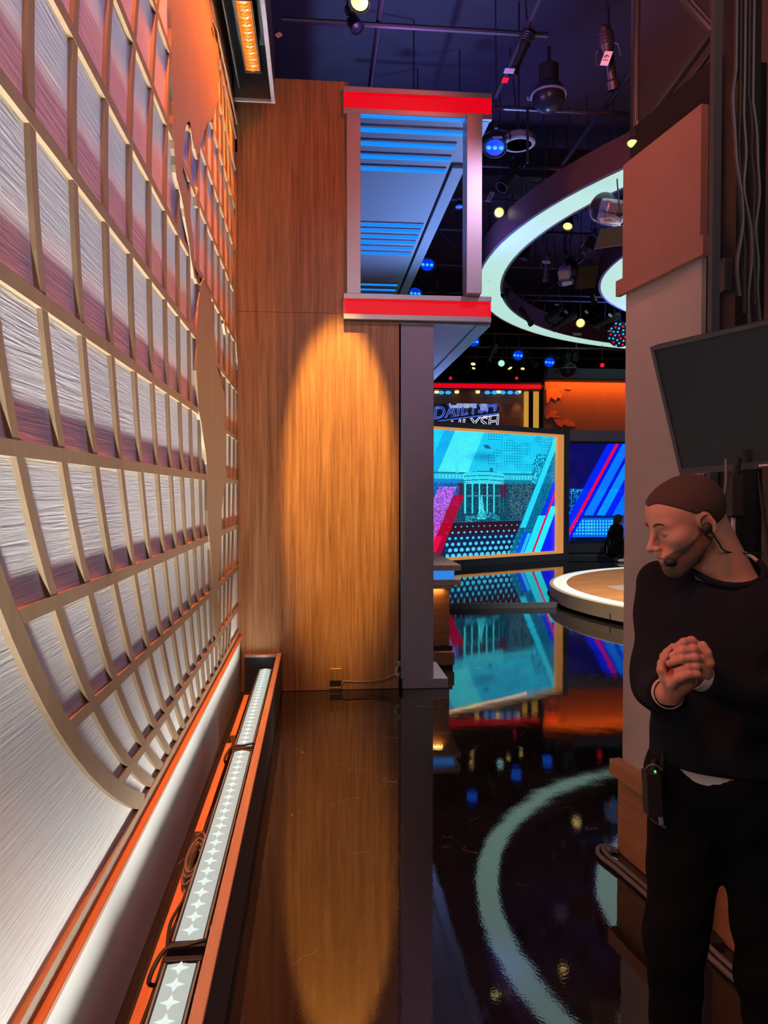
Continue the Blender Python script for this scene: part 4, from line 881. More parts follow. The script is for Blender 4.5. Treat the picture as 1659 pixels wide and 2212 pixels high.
unit('bulb', 1051, 808, 18.4, TC(1, .5), 'cyan_led', 'small cyan light low in the far row above the red bar', 1.1)
unit('bulb', 1190, 808, 18.0, TC(1, .5), 'cyan_led', 'small cyan light above the corner of the orange wall', 1.1)
for (px, py, Y, em, lb, sz) in ((1301, 789, 17.5, 'red_led', 'small red light in front of the dark header beam', .75), (973, 817, 18.9, 'red_led', 'small red light near the column above the red bar', .6), (1116, 817, 18.9, 'red_led', 'small red light above the middle of the red bar', .6),
    (1083, 785, 16.8, 'teal_led', 'round pale teal spotlight in the far row', 1.1), (1022, 787, 16.9, 'warm_led', 'tilted amber sliver light left of the teal spotlight', .8), (1102, 796, 17.0, 'warm_led', 'tilted amber sliver light right of the teal spotlight', .8), (1129, 797, 17.6, 'warm_led', 'small amber light in a black can right of its tilted twin', .7),
    (1023, 796, 17.6, 'warm_led', 'faint amber light just below the tilted amber sliver', .6), (1254, 698, 14.6, 'warm_led', 'bright round warm spotlight inside the big ring light', 1.25), (1226, 490, 10.8, 'warm_led', 'warm can light at the inner edge of the big ring light', 1.0),
    (1078, 459, 10.4, 'green_warm', 'yellow-green lit can light beside the numbered tag', 1.0), (776, 6, 6.7, 'green_warm', 'yellow-green downlight at the top edge of the photo', 1.2)):
    d = TC(1, .35) if 'round' in lb or 'red' in lb else Vector((rn.uniform(-.5, .5), -.5, -1))
    unit('can', px, py, Y, d, em, lb, sz)
g = unit('can', 1367, 312, 3.25, Vector((-.3, -.25, -1)), 'warm_led', 'gold rimmed spotlight hanging at the top corner of the taupe flat', .38)
pr = unit('profile', 1318, 150, 6.9, Vector((.30, .25, -1)), 'glass', 'long black profile spotlight with a white 19 tag', .9)
fr = unit('fresnel', 1311, 452, 8.6, Vector((-.1, .75, .45)), 'glass', 'big silver-finned fresnel light with a numbered label inside the ring', 1.05)
unit('fresnel', 1222, 600, 11.5, Vector((.3, .5, -.6)), 'glass', 'pale finned fresnel light with a green pilot dot inside the ring', .75)
unit('profile', 1180, 590, 11.5, Vector((0, .2, -1)), 'glass', 'upright black profile spotlight with a glowing blue-white collar tag', .7)
unit('can', 1265, 545, 10.5, Vector((-.5, -.3, -1)), 'glass', 'dark can light catching blue light below the big fresnel', 1.3)
unit('can', 1185, 690, 14.0, Vector((-.8, -.3, -.7)), 'glass', 'dark tilted can light low inside the big ring', 1.3)
unit('profile', 1210, 700, 14.2, Vector((-.9, .2, -.6)), 'glass', 'long tilted profile spotlight pointing at the ring edge', .9)
unit('profile', 1300, 700, 14.2, Vector((-.9, .2, -.5)), 'glass', 'long tilted profile spotlight near the red and blue cluster', .9)
unit('can', 1050, 600, 12.5, Vector((-.3, -.3, -1)), 'glass', 'dark unlit can light beside the right portal post', 1.2)
unit('profile', 1120, 130, 7.0, Vector((-.4, .2, -1)), 'glass', 'dark profile spotlight with red and white tape near the top', .7)
unit('can', 1240, 590, 12.0, Vector((.3, -.3, -1)), 'glass', 'dark can light behind the pale fresnel', 1.4)
unit('can', 772, 62, 6.9, Vector((.4, -.3, -1)), 'glass', 'dark can light under the yellow-green downlight', .8)
for i, (px, py, Y) in enumerate(((960, 640, 13.5), (1010, 700, 15), (1090, 640, 13), (1140, 690, 14.5), (1160, 790, 17.5), (1060, 770, 16), (1240, 780, 17.5), (1280, 640, 13), (1130, 560, 11.5), (1100, 380, 9.5), (1010, 800, 18))):
    unit(('can', 'profile')[i % 2], px, py, Y, Vector((rn.uniform(-.7, .7), rn.uniform(-.6, .3), -1)), 'glass', 'unlit black stage light hanging dark in the grid', rn.uniform(.7, 1.1))['group'] = 'unlit stage lights in the grid'
# labels and tags on lamps and pipes
def card(px, py, Y, w_, h_, rot, lb, text=None, mt='label', tsz=.6, nm='number_tag', par=None):
    """a tag fixed to a lamp or a pipe: a part of it"""
    p = at(px, py, 1, Y); par = par or lg; M4 = Matrix.Translation(p) @ Euler((R(60), rot, 0)).to_matrix().to_4x4()
    bpy.context.view_layer.update(); inv = par.matrix_world.inverted() if '_o' not in par else Matrix.Translation(-Vector(par['_o']))
    m = MB().box(-w_/2, w_/2, -h_/2, h_/2, -.003, 0); m.v = [tuple(inv @ M4 @ Vector(v)) for v in m.v]
    o = bpy.data.objects.new(nm, None); bpy.data.objects.remove(o)
    me = bpy.data.meshes.new(nm); me.from_pydata(m.v, [], m.f); k = link(nm, me, MT[mt], par)
    if text:
        c = bpy.data.curves.new('digits', 'FONT'); c.body = text; c.size = h_*tsz*1.3; c.align_x = 'CENTER'; c.align_y = 'CENTER'; c.extrude = .0008; c.resolution_u = 2
        o = bpy.data.objects.new('t', c); COL.objects.link(o); bpy.context.view_layer.update(); me = bpy.data.meshes.new_from_object(o.evaluated_get(bpy.context.evaluated_depsgraph_get())); bpy.data.objects.remove(o)
        me.materials.clear(); me.transform(inv @ M4 @ Matrix.Translation((0, 0, .0015))); link('digits', me, MT['ink'], k)
card(1310, 126, 6.7, .14, .075, R(-70), 'white tag reading 19 on the long black profile spotlight', '19', tsz=.75, par=pr)
card(1313, 476, 8.35, .19, .085, R(-5), 'white label reading 88 in brackets on the big fresnel', '(88)', par=fr)
card(1059, 425, 10.2, .15, .07, R(-65), 'pinkish label reading 1553 beside the yellow-green can', '1553')
card(1144, 213, 8.0, .06, .06, 0, 'small white tag reading 17 by the dark dome', '17')
card(602, 75, 5.7, .045, .055, R(-30), 'white square tag near the cove edge trim')
card(1100, 153, 6.9, .05, .10, R(-70), 'white tape wrapped on the lengthwise pipe near the top')
card(1091, 173, 6.9, .05, .06, R(-70), 'red tape wrapped below the white tape', mt='red_led')  # tape brightened by a self-glowing red material
card(1075, 296, 8.3, .11, .03, R(-3), 'white label above the largest blue LED light'); card(924, 560, 11.9, .10, .028, R(-3), 'white label above the blue LED light seen through the portal'); card(896, 627, 12.9, .08, .022, R(-3), 'white label above the blue LED light over the lower red bar')
for i, (px, py, r_) in enumerate(((1223, 674, 40), (1267, 674, 40), (1318, 681, 30))): card(px, py, 13.6, .07, .07, R(r_), ('square white tag left of its neighbour, above the round warm spotlight', 'square white tag between its two neighbours, above the round warm spotlight', 'square white tag nearest the inner ring light')[i], '8')
card(1203, 658, 13.4, .08, .045, 0, 'small oblong white tag left of the square tags'); card(1317, 715, 14.3, .08, .04, R(-5), 'oblong white tag beside the red and blue cluster'); card(1247, 722, 14.5, .17, .07, 0, 'pale lilac reflector card below the round warm spotlight', mt='grille', nm='reflector_card')
card(1180, 566, 11.2, .12, .05, 0, 'blue-white collar tag on the upright profile spotlight', '(86)')
card(1225, 612, 11.2, .16, .07, R(-12), 'lilac label on the pale finned fresnel')
bd = base('barn_door', 'dark slate barn door flap below the big fresnel', 'barn door', tuple(at(1320, 515, 1, 8.5)))
P = [at(1297, 497, 1, 8.4), at(1345, 488, 1, 8.4), at(1352, 528, 1, 8.7), at(1285, 537, 1, 8.7)]; MB().hexa(P+[p+Vector((0, 0, .01)) for p in P]).build('flap', MT['slate'], bd); MB().tube([P[3], P[2]], .006, 6).build('edge_rod', MT['silver'], bd)
fm_ = base('filter_frame', 'empty black filter frame hanging inside the big ring light', 'filter frame', tuple(at(1265, 600, 1, 11.5)))
P = [at(1253, 575, 1, 11.5), at(1292, 573, 1, 11.5), at(1285, 620, 1, 11.8), at(1243, 623, 1, 11.8)]; MB().tube(P+[P[0]], .012, 6).build('frame', MT['pipe'], fm_); MB().hexa(P+[p+Vector((0, 0, .006)) for p in P]).build('gel', MT['ink'], fm_)
# round ceiling speaker
p = at(1120, 313, 2, 5.75); sk = base('ceiling_speaker', 'round pale ceiling speaker with a perforated grille beside the blue light', 'speaker', tuple(p)); T = Matrix.Translation(p)
MB().lathe([(.19, 0), (.20, .01), (.20, .06), (.17, .1)], 28, T).build('housing', MT['silver'], sk, smooth=True)
for r_ in (.03, .065, .1, .135, .17): MB().lathe([(r_, -.004), (r_+.018, -.004), (r_+.018, 0), (r_, 0)], 24, T).build('grille_ring', MT['grille'], sk)
MB().tube([p+Vector((0, 0, .1)), (p.x, p.y, 7.39)], .01, 6).build('hanger_rod', MT['pipe'], sk)
for i, (px, py, Y, r_) in enumerate(((1185, 208, 7.6, .17), (1226, 798, 17.6, .22))):
    p = at(px, py, 1, Y); dm = base('camera_dome', ('glossy black camera dome with a thin rim high over the big ring', 'dark round camera dome in front of the header beam')[i], 'camera dome', tuple(p))
    MB().ball(p, r_, 20).build('dome', MT['glass'], dm, smooth=True); MB().lathe([(r_+.012, 0), (r_+.016, .01), (r_+.012, .02)], 26, Matrix.Translation(p)).build('rim', MT['grey'], dm, smooth=True)
    MB().lathe([(r_*.6, r_*.8), (r_*.6, r_+.14), (.02, r_+.15), (.02, 5.9-p.z if p.z < 5.6 else .5)], 12, Matrix.Translation(p)).build('mount', MT['black'], dm, smooth=True)
# red and blue LED cluster
p = at(1340, 722, 1, 14.6); cl_ = base('led_cluster', 'round cluster light of red and blue dots at the edge of the taupe flat', 'stage light', tuple(p)); rn = random.Random(5)
ax_ = Vector((-.3, -1, -.15)).normalized(); MB().tube([p-ax_*.05, (p.x, p.y+.05, 7.39)], .012, 6).build('hanger', MT['pipe'], cl_); b1 = ax_.orthogonal().normalized(); b2 = ax_.cross(b1)
MB().tube([p-ax_*.1, p-ax_*.001], [.1, .26], 18).build('body', MT['black'], cl_, smooth=True)
for k in range(30):
    a = k*2.4; r_ = .24*math.sqrt((k+.5)/30); MB().ball(p+b1*r_*math.cos(a)+b2*r_*math.sin(a)+ax_*.012, .02, 6).build('dot', MT['red_led' if k % 3 == 0 else 'blue_led'], cl_)

# ------------------------------------------------------------------ the man beside the flat
FH = Vector((math.sin(YAW), math.cos(YAW), 0)); RH = Vector((math.cos(YAW), -math.sin(YAW), 0)); ZV = Vector((0, 0, 1))
N0 = atd(1574, 1222, 1.84)
Fb = (-RH*.70-FH*.714).normalized(); Lb = (RH*.714-FH*.70).normalized()
def bp(f, l, z): return Vector((N0.x, N0.y, 0))+Fb*f+Lb*l+ZV*z
nv = lambda v: np.array(v, np.float32)
# head frame
ha = R(7); Xf = (-RH*math.cos(ha)-FH*math.sin(ha)).normalized(); Yl = ZV.cross(Xf)
pt_ = R(19); Xh = Xf*math.cos(pt_)-ZV*math.sin(pt_); Zh = ZV*math.cos(pt_)+Xf*math.sin(pt_)
HO = atd(1489, 1134, 1.815); HS = .95
HM = np.array([Xh, Yl, Zh], np.float32).T           # columns are the axes
def hw(x, y, z): return HO+(Xh*x+Yl*y+Zh*z)*HS
def head_core(q, ears=True, nose=True):
    a = np.abs(q[..., 1]); s = q.copy(); s[..., 1] = a
    d = ell(s, (-.008, 0, .044), (.096, .077, .083)); d = smin(d, ell(s, (.040, 0, .052), (.054, .060, .052)), .03)
    d = smin(d, ell(s, (.040, 0, -.022), (.050, .056, .078)), .03); d = smin(d, cone(s, (-.002, .052, -.040), (.070, .020, -.092), .017, .017), .03)
    d = smin(d, ell(s, (.081, 0, -.094), (.017, .024, .018)), .02); d = smin(d, cone(s, (.086, .010, .032), (.074, .044, .030), .0085, .008), .016)
    d = smin(d, ell(s, (.060, .042, -.010), (.024, .022, .022)), .025); d = smin(d, ell(s, (.083, 0, -.056), (.019, .032, .030)), .018)
    d = smax(d, -ell(s, (.101, .030, .011), (.014, .019, .010)), .012); d = smin(d, ell(s, (.0765, .031, .009), (.0135, .015, .012)), .004)
    if nose:
        d = smin(d, cone(s, (.092, 0, .022), (.1195, 0, -.020), .0065, .0085), .012); d = smin(d, ell(s, (.118, 0, -.024), (.0105, .0095, .009)), .006)
        d = smin(d, ell(s, (.107, .011, -.027), (.010, .0065, .0075)), .005); d = smax(d, -ell(s, (.114, .006, -.0345), (.006, .003, .004)), .003)
    d = smin(d, ell(s, (.099, 0, -.0515), (.0085, .022, .0052)), .006); d = smin(d, ell(s, (.096, 0, -.0625), (.0085, .019, .0062)), .005)
    d = smax(d, -ell(s, (.108, 0, -.0572), (.010, .022, .0013)), .003)
    if ears:
        e = s.copy(); x, z = s[..., 0]+.006, s[..., 2]-.004; e[..., 0] = x*.94-z*.34; e[..., 2] = z*.94+x*.34; e[..., 1] = a-.079-.25*(-x-.003)
        o = ell(e, (0, 0, .002), (.0185, .0065, .033)); o = smax(o, -ell(e, (.003, .006, .003), (.0115, .006, .022)), .004); o = smin(o, ell(e, (.006, -.001, -.024), (.009, .005, .010)), .006)
        d = smin(d, o, .006)
    return d
def toh(P): return ((P-nv(HO)) @ HM)/np.float32(HS)
def head_sdf(P):
    d = head_core(toh(P)); n = cone(P, nv(hw(-.030, 0, -.045)), nv(N0+Fb*.0+ZV*-.05), .056, .064)
    n = smin(n, cone(P, nv(hw(-.065, 0, -.02)), nv(N0-Fb*.03+ZV*-.04), .03, .05), .03)
    d = smin(d, n, .022); return smin(d, ell(P, nv(N0-ZV*.09-Fb*.01), (.10, .10, .06)), .03)
def bounds(pts, r): a = np.array([list(p) for p in pts]); return a.min(0)-r, a.max(0)+r
pman = thing('person', 'man in a black sweater looking down with clasped hands, wearing a headset', 'person', (N0.x, N0.y, 0)); OM = np.array([N0.x, N0.y, 0])
lo, hi = bounds([HO+Zh*.02], .165); lo[2] = N0.z-.13; hi[0] += .06; hi[0] = max(hi[0], N0.x+.1); lo[1] -= .02
Vh, Fh_ = surfnet(head_sdf, lo, hi, .0026)
qh = toh(Vh.astype(np.float32)); tint = np.tile(np.array([.56, .28, .20]), (len(Vh), 1))
lip = np.exp(-((qh[:, 0]-.101)**2/.0002+(qh[:, 1]/.024)**2*1.5+((qh[:, 2]+.057)/.009)**2)); tint = tint*(1-lip[:, None]*.6)+np.array([.45, .15, .13])*lip[:, None]*.6
# hands in the picture plane frame: x right, y up (both scaled from the photo), z toward the camera
HC = atd(1471, 1441, 1.56); K = .000975
def hp(x, y, zmm): return HC+RT*(x*K)+UP*(y*K)-FW*(zmm*.001)
ER = atd(1414, 1478, 1.87); EL = atd(1742, 1548, 1.68); WR = hp(-12, -66, -34); WL = hp(72, -34, -30)
HMt = np.array([RT, UP, -FW], np.float32).T
def chain(P, pts, rs, k=.004):
    d = None
    for i in range(len(pts)-1):
        c = cone(P, nv(hp(*pts[i])), nv(hp(*pts[i+1])), rs[i]*K, rs[i+1]*K); d = c if d is None else smin(d, c, k)
    return d
FL_ = [[(40, 44, -6), (20, 58, 6), (0, 56, 14), (-15, 44, 8)], [(44, 32, 0), (18, 42, 20), (-6, 39, 22), (-23, 27, 12)], [(46, 17, 2), (18, 25, 26), (-10, 23, 27), (-31, 11, 14)], [(42, 2, 0), (20, 7, 27), (0, 5, 29), (-16, -4, 20)]]
FR_ = [[(-18, -34, 0), (-36, -26, 2), (-44, -6, 2), (-43, 9, -2)], [(-14, -30, -14), (-33, -18, -14), (-36, 6, -10), (-30, 22, -6)], [(-10, -28, -24), (-28, -10, -26), (-28, 18, -22), (-20, 34, -14)], [(-4, -26, -32), (-20, -4, -36), (-18, 24, -32), (-8, 40, -22)]]
def hand_sdf(P):
    q = (P-nv(HC)) @ HMt
    L_ = ell(q, (32*K, 14*K, -.010), (26*K, 36*K, .022)); 
    for c in FL_: L_ = smin(L_, chain(P, c, (10, 9.6, 8.8, 7.6)), .0035)
    L_ = smin(L_, chain(P, [(52, -14, 2), (54, 12, 14), (49, 34, 16), (42, 50, 12)], (12, 11, 9.5, 8.5)), .004)
    L_ = smin(L_, cone(P, nv(hp(44, -4, -14)), nv(WL), 25*K, 27*K), .012); L_ = smin(L_, cone(P, nv(WL), nv(EL), .027, .038), .01)
    R_ = ell(q, (2*K, -26*K, -.004), (34*K, 23*K, .026))
    for c in FR_: R_ = smin(R_, chain(P, c, (10.5, 10, 9, 7.8)), .0035)
    R_ = smin(R_, chain(P, [(-24, -34, 10), (-16, -18, 24), (0, -8, 33), (20, -8, 33)], (13, 11.5, 10, 8.5)), .005)
    R_ = smin(R_, cone(P, nv(hp(2, -34, -8)), nv(WR), 27*K, 25*K), .012); R_ = smin(R_, cone(P, nv(WR), nv(ER), .027, .038), .01)
    # knuckle creases
    d = smin(L_, R_, .0015); return d+.0004*np.sin(q[..., 0]*1900)*np.cos(q[..., 1]*1300)
lo, hi = bounds([hp(-60, -75, -60), hp(100, 70, 50)], .012)
Vn, Fn = surfnet(hand_sdf, lo, hi, .0023)
tn = np.tile(np.array([.58, .27, .19]), (len(Vn), 1)); qn = (Vn-np.array(HC)) @ np.array(HMt); kn = np.clip(np.abs(np.sin(qn[:, 0]*260))**8, 0, 1)*.12; tn = tn*(1-kn[:, None])
SHR, SHL = bp(-.03, -.185, 1.405), bp(-.03, .185, 1.405)
def torso(P, g=0, gl=0):
    q = (P-nv((N0.x, N0.y, 0))) @ np.array([Fb, Lb, ZV], np.float32).T
    d = ell(q, (.005, 0, 1.24), (.118+g, .170+g, .20+g)); d = smin(d, ell(q, (-.018, 0, 1.365), (.082+g, .165+g, .072+g)), .07); d = smin(d, ell(q, (.012, 0, 1.07), (.112+g, .150+g, .17+g)), .08)
    d = smin(d, ell(q, (0, 0, .95), (.115+g, .168+g, .13+g)), .08); return d, q
def arms(P, g=0):
    o = None
    for S_, E_, W_, t in ((SHR, ER, WR, .030), (SHL, EL, WL, -.018)):
        d = smin(cone(P, nv(S_), nv(E_), .056+g, .046+g), cone(P, nv(E_), nv(W_-(E_-W_).normalized()*.03), .045+g, .030+g), .03); ax = (E_-W_).normalized(); near = (P-nv(W_+ax*t)) @ nv(ax)
        d = np.where(np.sqrt(((P-nv(W_))**2).sum(-1)) < .13, smax(d, -near, .004), d); o = d if o is None else np.minimum(o, d)
    return o
def legs(P, g=0):
    d = None
    for s, df in ((-1, .03), (1, -.02)):
        a, b, c = bp(0, s*.088, .90), bp(.02+df, s*.105, .49), bp(-.02+df, s*.115, .09)
        e = smin(cone(P, nv(a), nv(b), .090+g, .060+g), cone(P, nv(b), nv(c), .058+g, .040+g), .03); d = e if d is None else smin(d, e, .04)
    return d
def fold(P, amp): return amp*(np.sin(P[..., 2]*38+6*np.sin(P[..., 0]*9)+P[..., 1]*14)*np.cos(P[..., 0]*17-P[..., 2]*9))
def core_sdf(P):
    d, _ = torso(P, -.004); d = smin(d, np.minimum(cone(P, nv(SHR), nv(ER), .045, .036), cone(P, nv(SHL), nv(EL), .045, .036)), .05); d = smin(d, legs(P, -.006), .04)
    for s, df in ((-1, .03), (1, -.02)): d = smin(d, ell((P-nv(bp(.06+df, s*.125, .045))) @ np.array([Fb, Lb, ZV], np.float32).T, (0, 0, 0), (.12, .042, .035)), .03)
    return d
lo, hi = bounds([bp(.2, .3, 0), bp(-.2, -.3, 0), bp(.2, -.3, 0), bp(-.2, .3, 1.44), EL, ER], .08)
lo[2] = 0
Vc, Fc = surfnet(core_sdf, lo, hi, .02)
V = np.concatenate([Vh, Vn, Vc]); F = np.concatenate([Fh_, Fn+len(Vh), Fc+len(Vh)+len(Vn)]); T_ = np.concatenate([tint, tn, np.tile([.56, .28, .20], (len(Vc), 1))])
body = npmesh('body', V-OM, F, MT['skin'], pman, T_)
def sweater(P):
    d, q = torso(P, .016); d = smin(d, arms(P, .010), .045); 
    z = q[..., 2]; d = smin(d, ell(q, (0, 0, 1.03), (.135, .178, .10)), .04); d = d+fold(P, .0045)
    nk = (P-nv(N0+Fb*.012-ZV*.012)) @ np.array([Fb, Lb, ZV], np.float32).T; d = smax(d, -ell(nk, (0, 0, .0), (.080, .086, .050)), .006)
    hemz = .985+.012*np.clip(q[..., 1]*4, -1, 1); d = smax(d, hemz-z, .012)
    return d
lo, hi = bounds([bp(.16, .24, .96), bp(-.16, -.24, 1.5), bp(.16, -.24, 1), bp(-.16, .24, 1), EL, ER, WR, WL], .065); lo[2] = .95; hi[2] = 1.50
Vs, Fs = surfnet(sweater, lo, hi, .0078); npmesh('sweater', Vs-OM, Fs, MT['knit'], pman)
def trousers(P):
    d, q = torso(P, .012); d = smin(d, legs(P, .014), .06); d = d+fold(P, .004)
    top = 1.004-.044*np.exp(-((q[..., 1]+.01)/.07)**2)*(q[..., 0] > 0); d = smax(d, q[..., 2]-top, .004); return smax(d, .055-q[..., 2], .006)
lo, hi = bounds([bp(.16, .24, 0), bp(-.16, -.24, 1.02), bp(.16, -.24, 1), bp(-.16, .24, 1)], .03); lo[2] = .03
Vt, Ft = surfnet(trousers, lo, hi, .009); npmesh('trousers', Vt-OM, Ft, MT['trouser'], pman)
def shirt(P):
    d, q = torso(P, .006); d = smax(d, .93-q[..., 2], .004); return smax(d, q[..., 2]-1.03, .004)
lo[2] = .91; hi[2] = 1.06; Vt, Ft = surfnet(shirt, lo, hi, .008); npmesh('shirt_hem', Vt-OM, Ft, MT['shirt'], pman)
def local(m, nm, mt, sm=True):
    m.v = [tuple(Vector(v)-Vector(OM)) for v in m.v]; o = m.build(nm, mt, None, smooth=sm); o.data.transform(Matrix.Translation(o.location)); o.location = (0, 0, 0); o.parent = pman; return o
cr = []
for k in range(25):
    a = 2*PI*k/24; p = N0+Fb*(.012+.072*math.cos(a))+Lb*(.077*math.sin(a))+ZV*(.010-.030*math.cos(a)-.018*math.sin(a)); cr.append(p)
local(MB().tube([c-ZV*.006 for c in cr[9:20]], .0045, 8), 'shirt_collar', MT['shirt'])
local(MB().tube([c+(c-(N0))*.09-ZV*.012 for c in cr], .008, 8), 'sweater_collar', MT['knit'])
def cuff(W_, E_, r_, off):
    ax = (W_-E_).normalized(); u = ax.orthogonal().normalized(); v = ax.cross(u); c = W_-ax*off; m = MB(); vs = []; fs = []; n = 20
    for dr, dz in ((r_, 0), (r_, .02), (r_-.003, .02), (r_-.003, 0)):
        for k in range(n): t = 2*PI*k/n; vs.append(c+(u*math.cos(t)+v*math.sin(t))*dr+ax*dz)
    for j in range(4):
        for k in range(n): fs.append((j*n+k, j*n+(k+1) % n, ((j+1) % 4)*n+(k+1) % n, ((j+1) % 4)*n+k))
    local(m.add(vs, fs), 'shirt_cuff', MT['shirt'])
cuff(WR, ER, .034, .030); cuff(WL, EL, .031, -.016)
def hair_sdf(P):
    q = toh(P); d = head_core(q, False, False); x, y, z = q[..., 0], np.abs(q[..., 1]), q[..., 2]
    lim = np.where(x > 0, .026+x*.74-.012*np.exp(-((y-0)/.02)**2), -.045+np.clip((x+.035)/.035, 0, 1)*.071)
    reg = lim-z; reg = np.maximum(reg, -.2); ear = .030-np.sqrt(((x+.006)/.8)**2+((z-.002)/1.15)**2); ear = np.where(y > .05, ear, -1)
    return np.maximum(smax(d-.0028, reg, .006), np.maximum(ear, -(d+.004)))
lo, hi = bounds([hw(-.005, 0, .045)], .125)
Vt, Ft = surfnet(hair_sdf, lo, hi, .003); npmesh('hair', Vt-OM, Ft, MT['hair'], pman)
def beard_sdf(P):
    q = toh(P); d = smin(head_core(q, False, False), 10, .001); x, y, z = q[..., 0], np.abs(q[..., 1]), q[..., 2]
    lim = z-(-.006-.42*np.clip(x, 0, 1)+np.where(x < .02, .03*(1-np.clip(x/.02, 0, 1)), 0)); lip = -ell(q, (.104, 0, -.0575), (.018, .026, .0125)); 
    side = np.maximum(-.018-x, .0); b = np.maximum(lim, np.where(x < -.016, .01, -.01)); return np.maximum(np.maximum(smax(d-.0012, b, .004), lip), -(d+.003))
lo, hi = bounds([hw(.045, 0, -.055)], .10); Vt, Ft = surfnet(beard_sdf, lo, hi, .0028); npmesh('beard', Vt-OM, Ft, MT['beard'], pman)
def sx(y, z, o=0.):
    xs = np.linspace(.16, .03, 400, dtype=np.float32); q = np.stack([xs, np.full_like(xs, y), np.full_like(xs, z)], -1); d = head_core(q); return hw(float(xs[np.argmax(d < 0)])+o, y, z)
for s in (1, -1):
    local(MB().tube([sx(s*.013, .030, .0005), sx(s*.020, .034, .001), sx(s*.030, .036, .001), sx(s*.040, .034, .0005), sx(s*.046, .030, 0)], [.0018, .0030, .0028, .0022, .001], 6), 'eyebrow', MT['brow'])
    local(MB().tube([sx(s*.021, .005, .0), sx(s*.027, .0025, .0005), sx(s*.033, .002, .0005), sx(s*.039, .004, .0), sx(s*.043, .007, 0)], [.0007, .0011, .0013, .0011, .0006], 6), 'eyelash', MT['brow'])
for s in ():
    local(MB().tube([hw(.0965, s*.012, .033), hw(.094, s*.026, .0385), hw(.083, s*.042, .036)], [.0022, .0028, .0012], 6), 'eyebrow', MT['brow'])
    local(MB().tube([hw(.0885, s*.021, .0035), hw(.0905, s*.031, .0015), hw(.0845, s*.042, .005)], [.0008, .0013, .0008], 6), 'eyelash', MT['brow'])
for s, df in ((-1, .03), (1, -.02)):
    c = bp(.06+df, s*.125, 0); m = MB(); bm = bmesh.new(); bmesh.ops.create_uvsphere(bm, u_segments=16, v_segments=10, radius=1)
    for v in bm.verts: v.co = Vector((v.co.x*.145, v.co.y*(.052-.006*v.co.x), max(v.co.z, -.55)*(.062 if v.co.x < 0 else .045)+.036))
    M4 = Matrix.Translation(c) @ Matrix((Fb, Lb, ZV)).transposed().to_4x4(); m.bm(bm, M4); local(m, 'shoe', MT['shoe'])
# headset and belt radio (things he wears)
hd_ = base('headset', 'black earpiece with a foam tipped microphone boom along the bearded cheek', 'headset', tuple(hw(0, .09, -.01)))
MB().ball(hw(.004, .088, -.003), .0125, 14, (1, .8, 1.15)).build('earpiece', MT['rubber'], hd_, smooth=True)
MB().tube(spline([hw(-.014, .082, .020), hw(-.004, .082, .027), hw(.010, .080, .016), hw(.010, .084, -.004)]), .0018, 6).build('ear_hook', MT['rubber'], hd_, smooth=True)
mc = hw(.092, .036, -.064)
MB().tube(spline([hw(.010, .086, -.008), hw(.030, .080, -.020), hw(.060, .064, -.042), hw(.084, .045, -.060), mc]), .0016, 6).build('boom', MT['rubber'], hd_, smooth=True)
MB().ball(mc+Xh*.004, .0135, 14, (1.25, 1, .85)).build('foam_tip', MT['rubber'], hd_, smooth=True)
MB().tube(spline([hw(-.004, .088, -.014), hw(-.02, .075, -.05), hw(-.045, .06, -.085), N0-Fb*.06+Lb*.06+ZV*.03]), .0018, 6).build('cord', MT['rubber'], hd_, smooth=True)
rb_ = base('belt_radio', 'black belt radio pack with a green light at the hip of the man', 'radio', tuple(atd(1408, 1740, 1.86)))
c = atd(1412, 1702, 1.84); m = MB(); q = lambda a, b, z: c+RH*a-FH*b+ZV*z
P = [q(-.022, .03, -.06), q(.012, .03, -.06), q(.012, -.01, -.06), q(-.022, -.01, -.06)]; P2 = [p+ZV*.105+RH*-.006 for p in P]; m.hexa(P+P2).build('case', MT['rubber'], rb_)
MB().tube([q(-.006, .01, .045), q(-.002, .01, .075)], [.008, .006], 8).build('knob', MT['rubber'], rb_, smooth=True); MB().tube([q(.016, .01, .045), q(.020, .01, .09)], [.006, .004], 8).build('antenna', MT['rubber'], rb_, smooth=True)
MB().ball(q(-.004, .02, .0485), .0028, 8).build('pilot_light', MT['green_led'], rb_); MB().tube([q(.012, .012, -.06), q(.016, .012, -.085)], .006, 8).build('connector', MT['silver'], rb_, smooth=True)
MB().tube(spline([q(.016, .012, .05), q(-.005, .02, .065), q(-.018, .0, .05), q(-.024, -.005, .01), q(-.01, 0, -.07), q(.03, 0, -.10)]), .0028, 6).build('cord', MT['greycable'], rb_, smooth=True)

# ------------------------------------------------------------------ crew member crouching by the dark blue screen
CP = at(1328, 1200, 1, 16.4); kx = 16.4/FPX
def cpx(px, py, dy=0): p = at(px, py, 1, 16.4+dy); return nv(p)
hc = cpx(1338, 1124)
def crew_body(P):
    d = ell(P, hc, (.088, .10, .12)); d = smin(d, cone(P, hc-nv((.02, 0, .08)), cpx(1331, 1143), .05, .06), .03)
    d = smin(d, cone(P, cpx(1330, 1150), cpx(1325, 1188), .15, .17), .05); d = smin(d, cone(P, cpx(1326, 1186), cpx(1347, 1172, -.1), .10, .075), .04)
    d = smin(d, cone(P, cpx(1347, 1172, -.1), cpx(1339, 1208, -.02), .07, .05), .03); d = smin(d, cone(P, cpx(1339, 1209), cpx(1348, 1212, -.05), .045, .04), .03); return smin(d, ell(P, hc+nv((.085, -.02, -.01)), (.02, .015, .02)), .02)
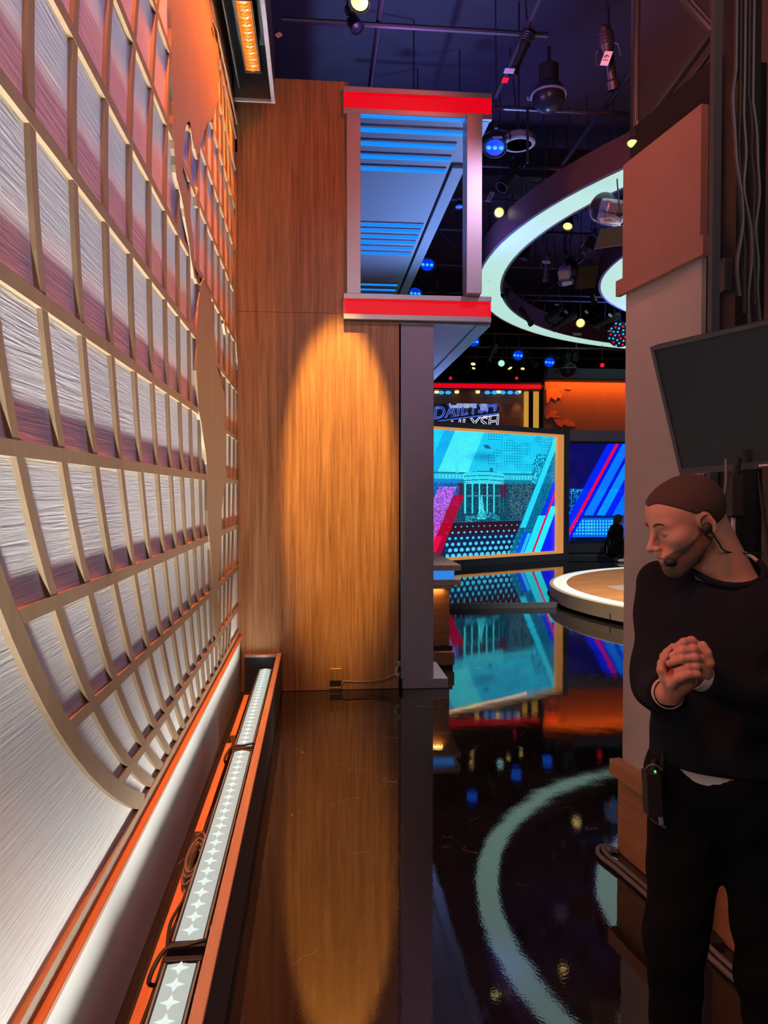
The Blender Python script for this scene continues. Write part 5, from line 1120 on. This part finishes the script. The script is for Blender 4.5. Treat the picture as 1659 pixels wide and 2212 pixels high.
cw = thing('person', 'crew member with dark hair crouching in black clothes before the blue screen', 'person', (CP.x, CP.y, .082)); OC = np.array([CP.x, CP.y, .082])
lo, hi = bounds([Vector(cpx(1310, 1105, .3)), Vector(cpx(1355, 1216, -.35))], .08); lo[1], hi[1] = 15.9, 16.9; lo[2] = .084
Vt, Ft = surfnet(crew_body, lo, hi, .02); npmesh('body', Vt-OC, Ft, MT['skinflat'], cw)
def crew_coat(P):
    d = smin(cone(P, cpx(1331, 1146), cpx(1324, 1186), .165, .20), cone(P, cpx(1320, 1152, -.1), cpx(1318, 1176, -.15), .08, .075), .06); d = smin(d, cone(P, cpx(1318, 1176, -.15), cpx(1344, 1168, -.3), .07, .05), .05)
    return d+fold(P*.6, .008)
Vt, Ft = surfnet(crew_coat, lo-.05, hi+.05, .025); Vt[:, 2] = np.maximum(Vt[:, 2], .09); npmesh('coat', Vt-OC, Ft, MT['trouser'], cw)
def crew_leg(P):
    d = smin(cone(P, cpx(1326, 1188), cpx(1347, 1174, -.1), .12, .09), cone(P, cpx(1347, 1174, -.1), cpx(1339, 1204, -.02), .085, .065), .03); return d
Vt, Ft = surfnet(crew_leg, lo, hi, .025); npmesh('trousers', Vt-OC, Ft, MT['knit'], cw)
def crew_hair(P): return np.maximum(smin(ell(P, hc+nv((-.02, .01, .02)), (.105, .115, .125)), cone(P, hc+nv((-.07, .0, -.02)), hc+nv((-.10, 0, -.22)), .07, .05), .04), -ell(P, hc+nv((.10, -.05, -.03)), (.09, .12, .11)))
Vt, Ft = surfnet(crew_hair, np.array(hc)-.35, np.array(hc)+.25, .015); npmesh('hair', Vt-OC, Ft, MT['darkhair'], cw)
p = Vector(cpx(1343, 1212, -.05)); m = MB().ball((p.x-CP.x, p.y-CP.y, .045), .06, 10, (1.8, 1, .7)); o = m.build('shoe', MT['label'], None, smooth=True); o.data.transform(Matrix.Translation(o.location)); o.location = (0, 0, 0); o.parent = cw

# ------------------------------------------------------------------ tidy
for o in list(bpy.data.objects):
    if '_o' in o: del o['_o']
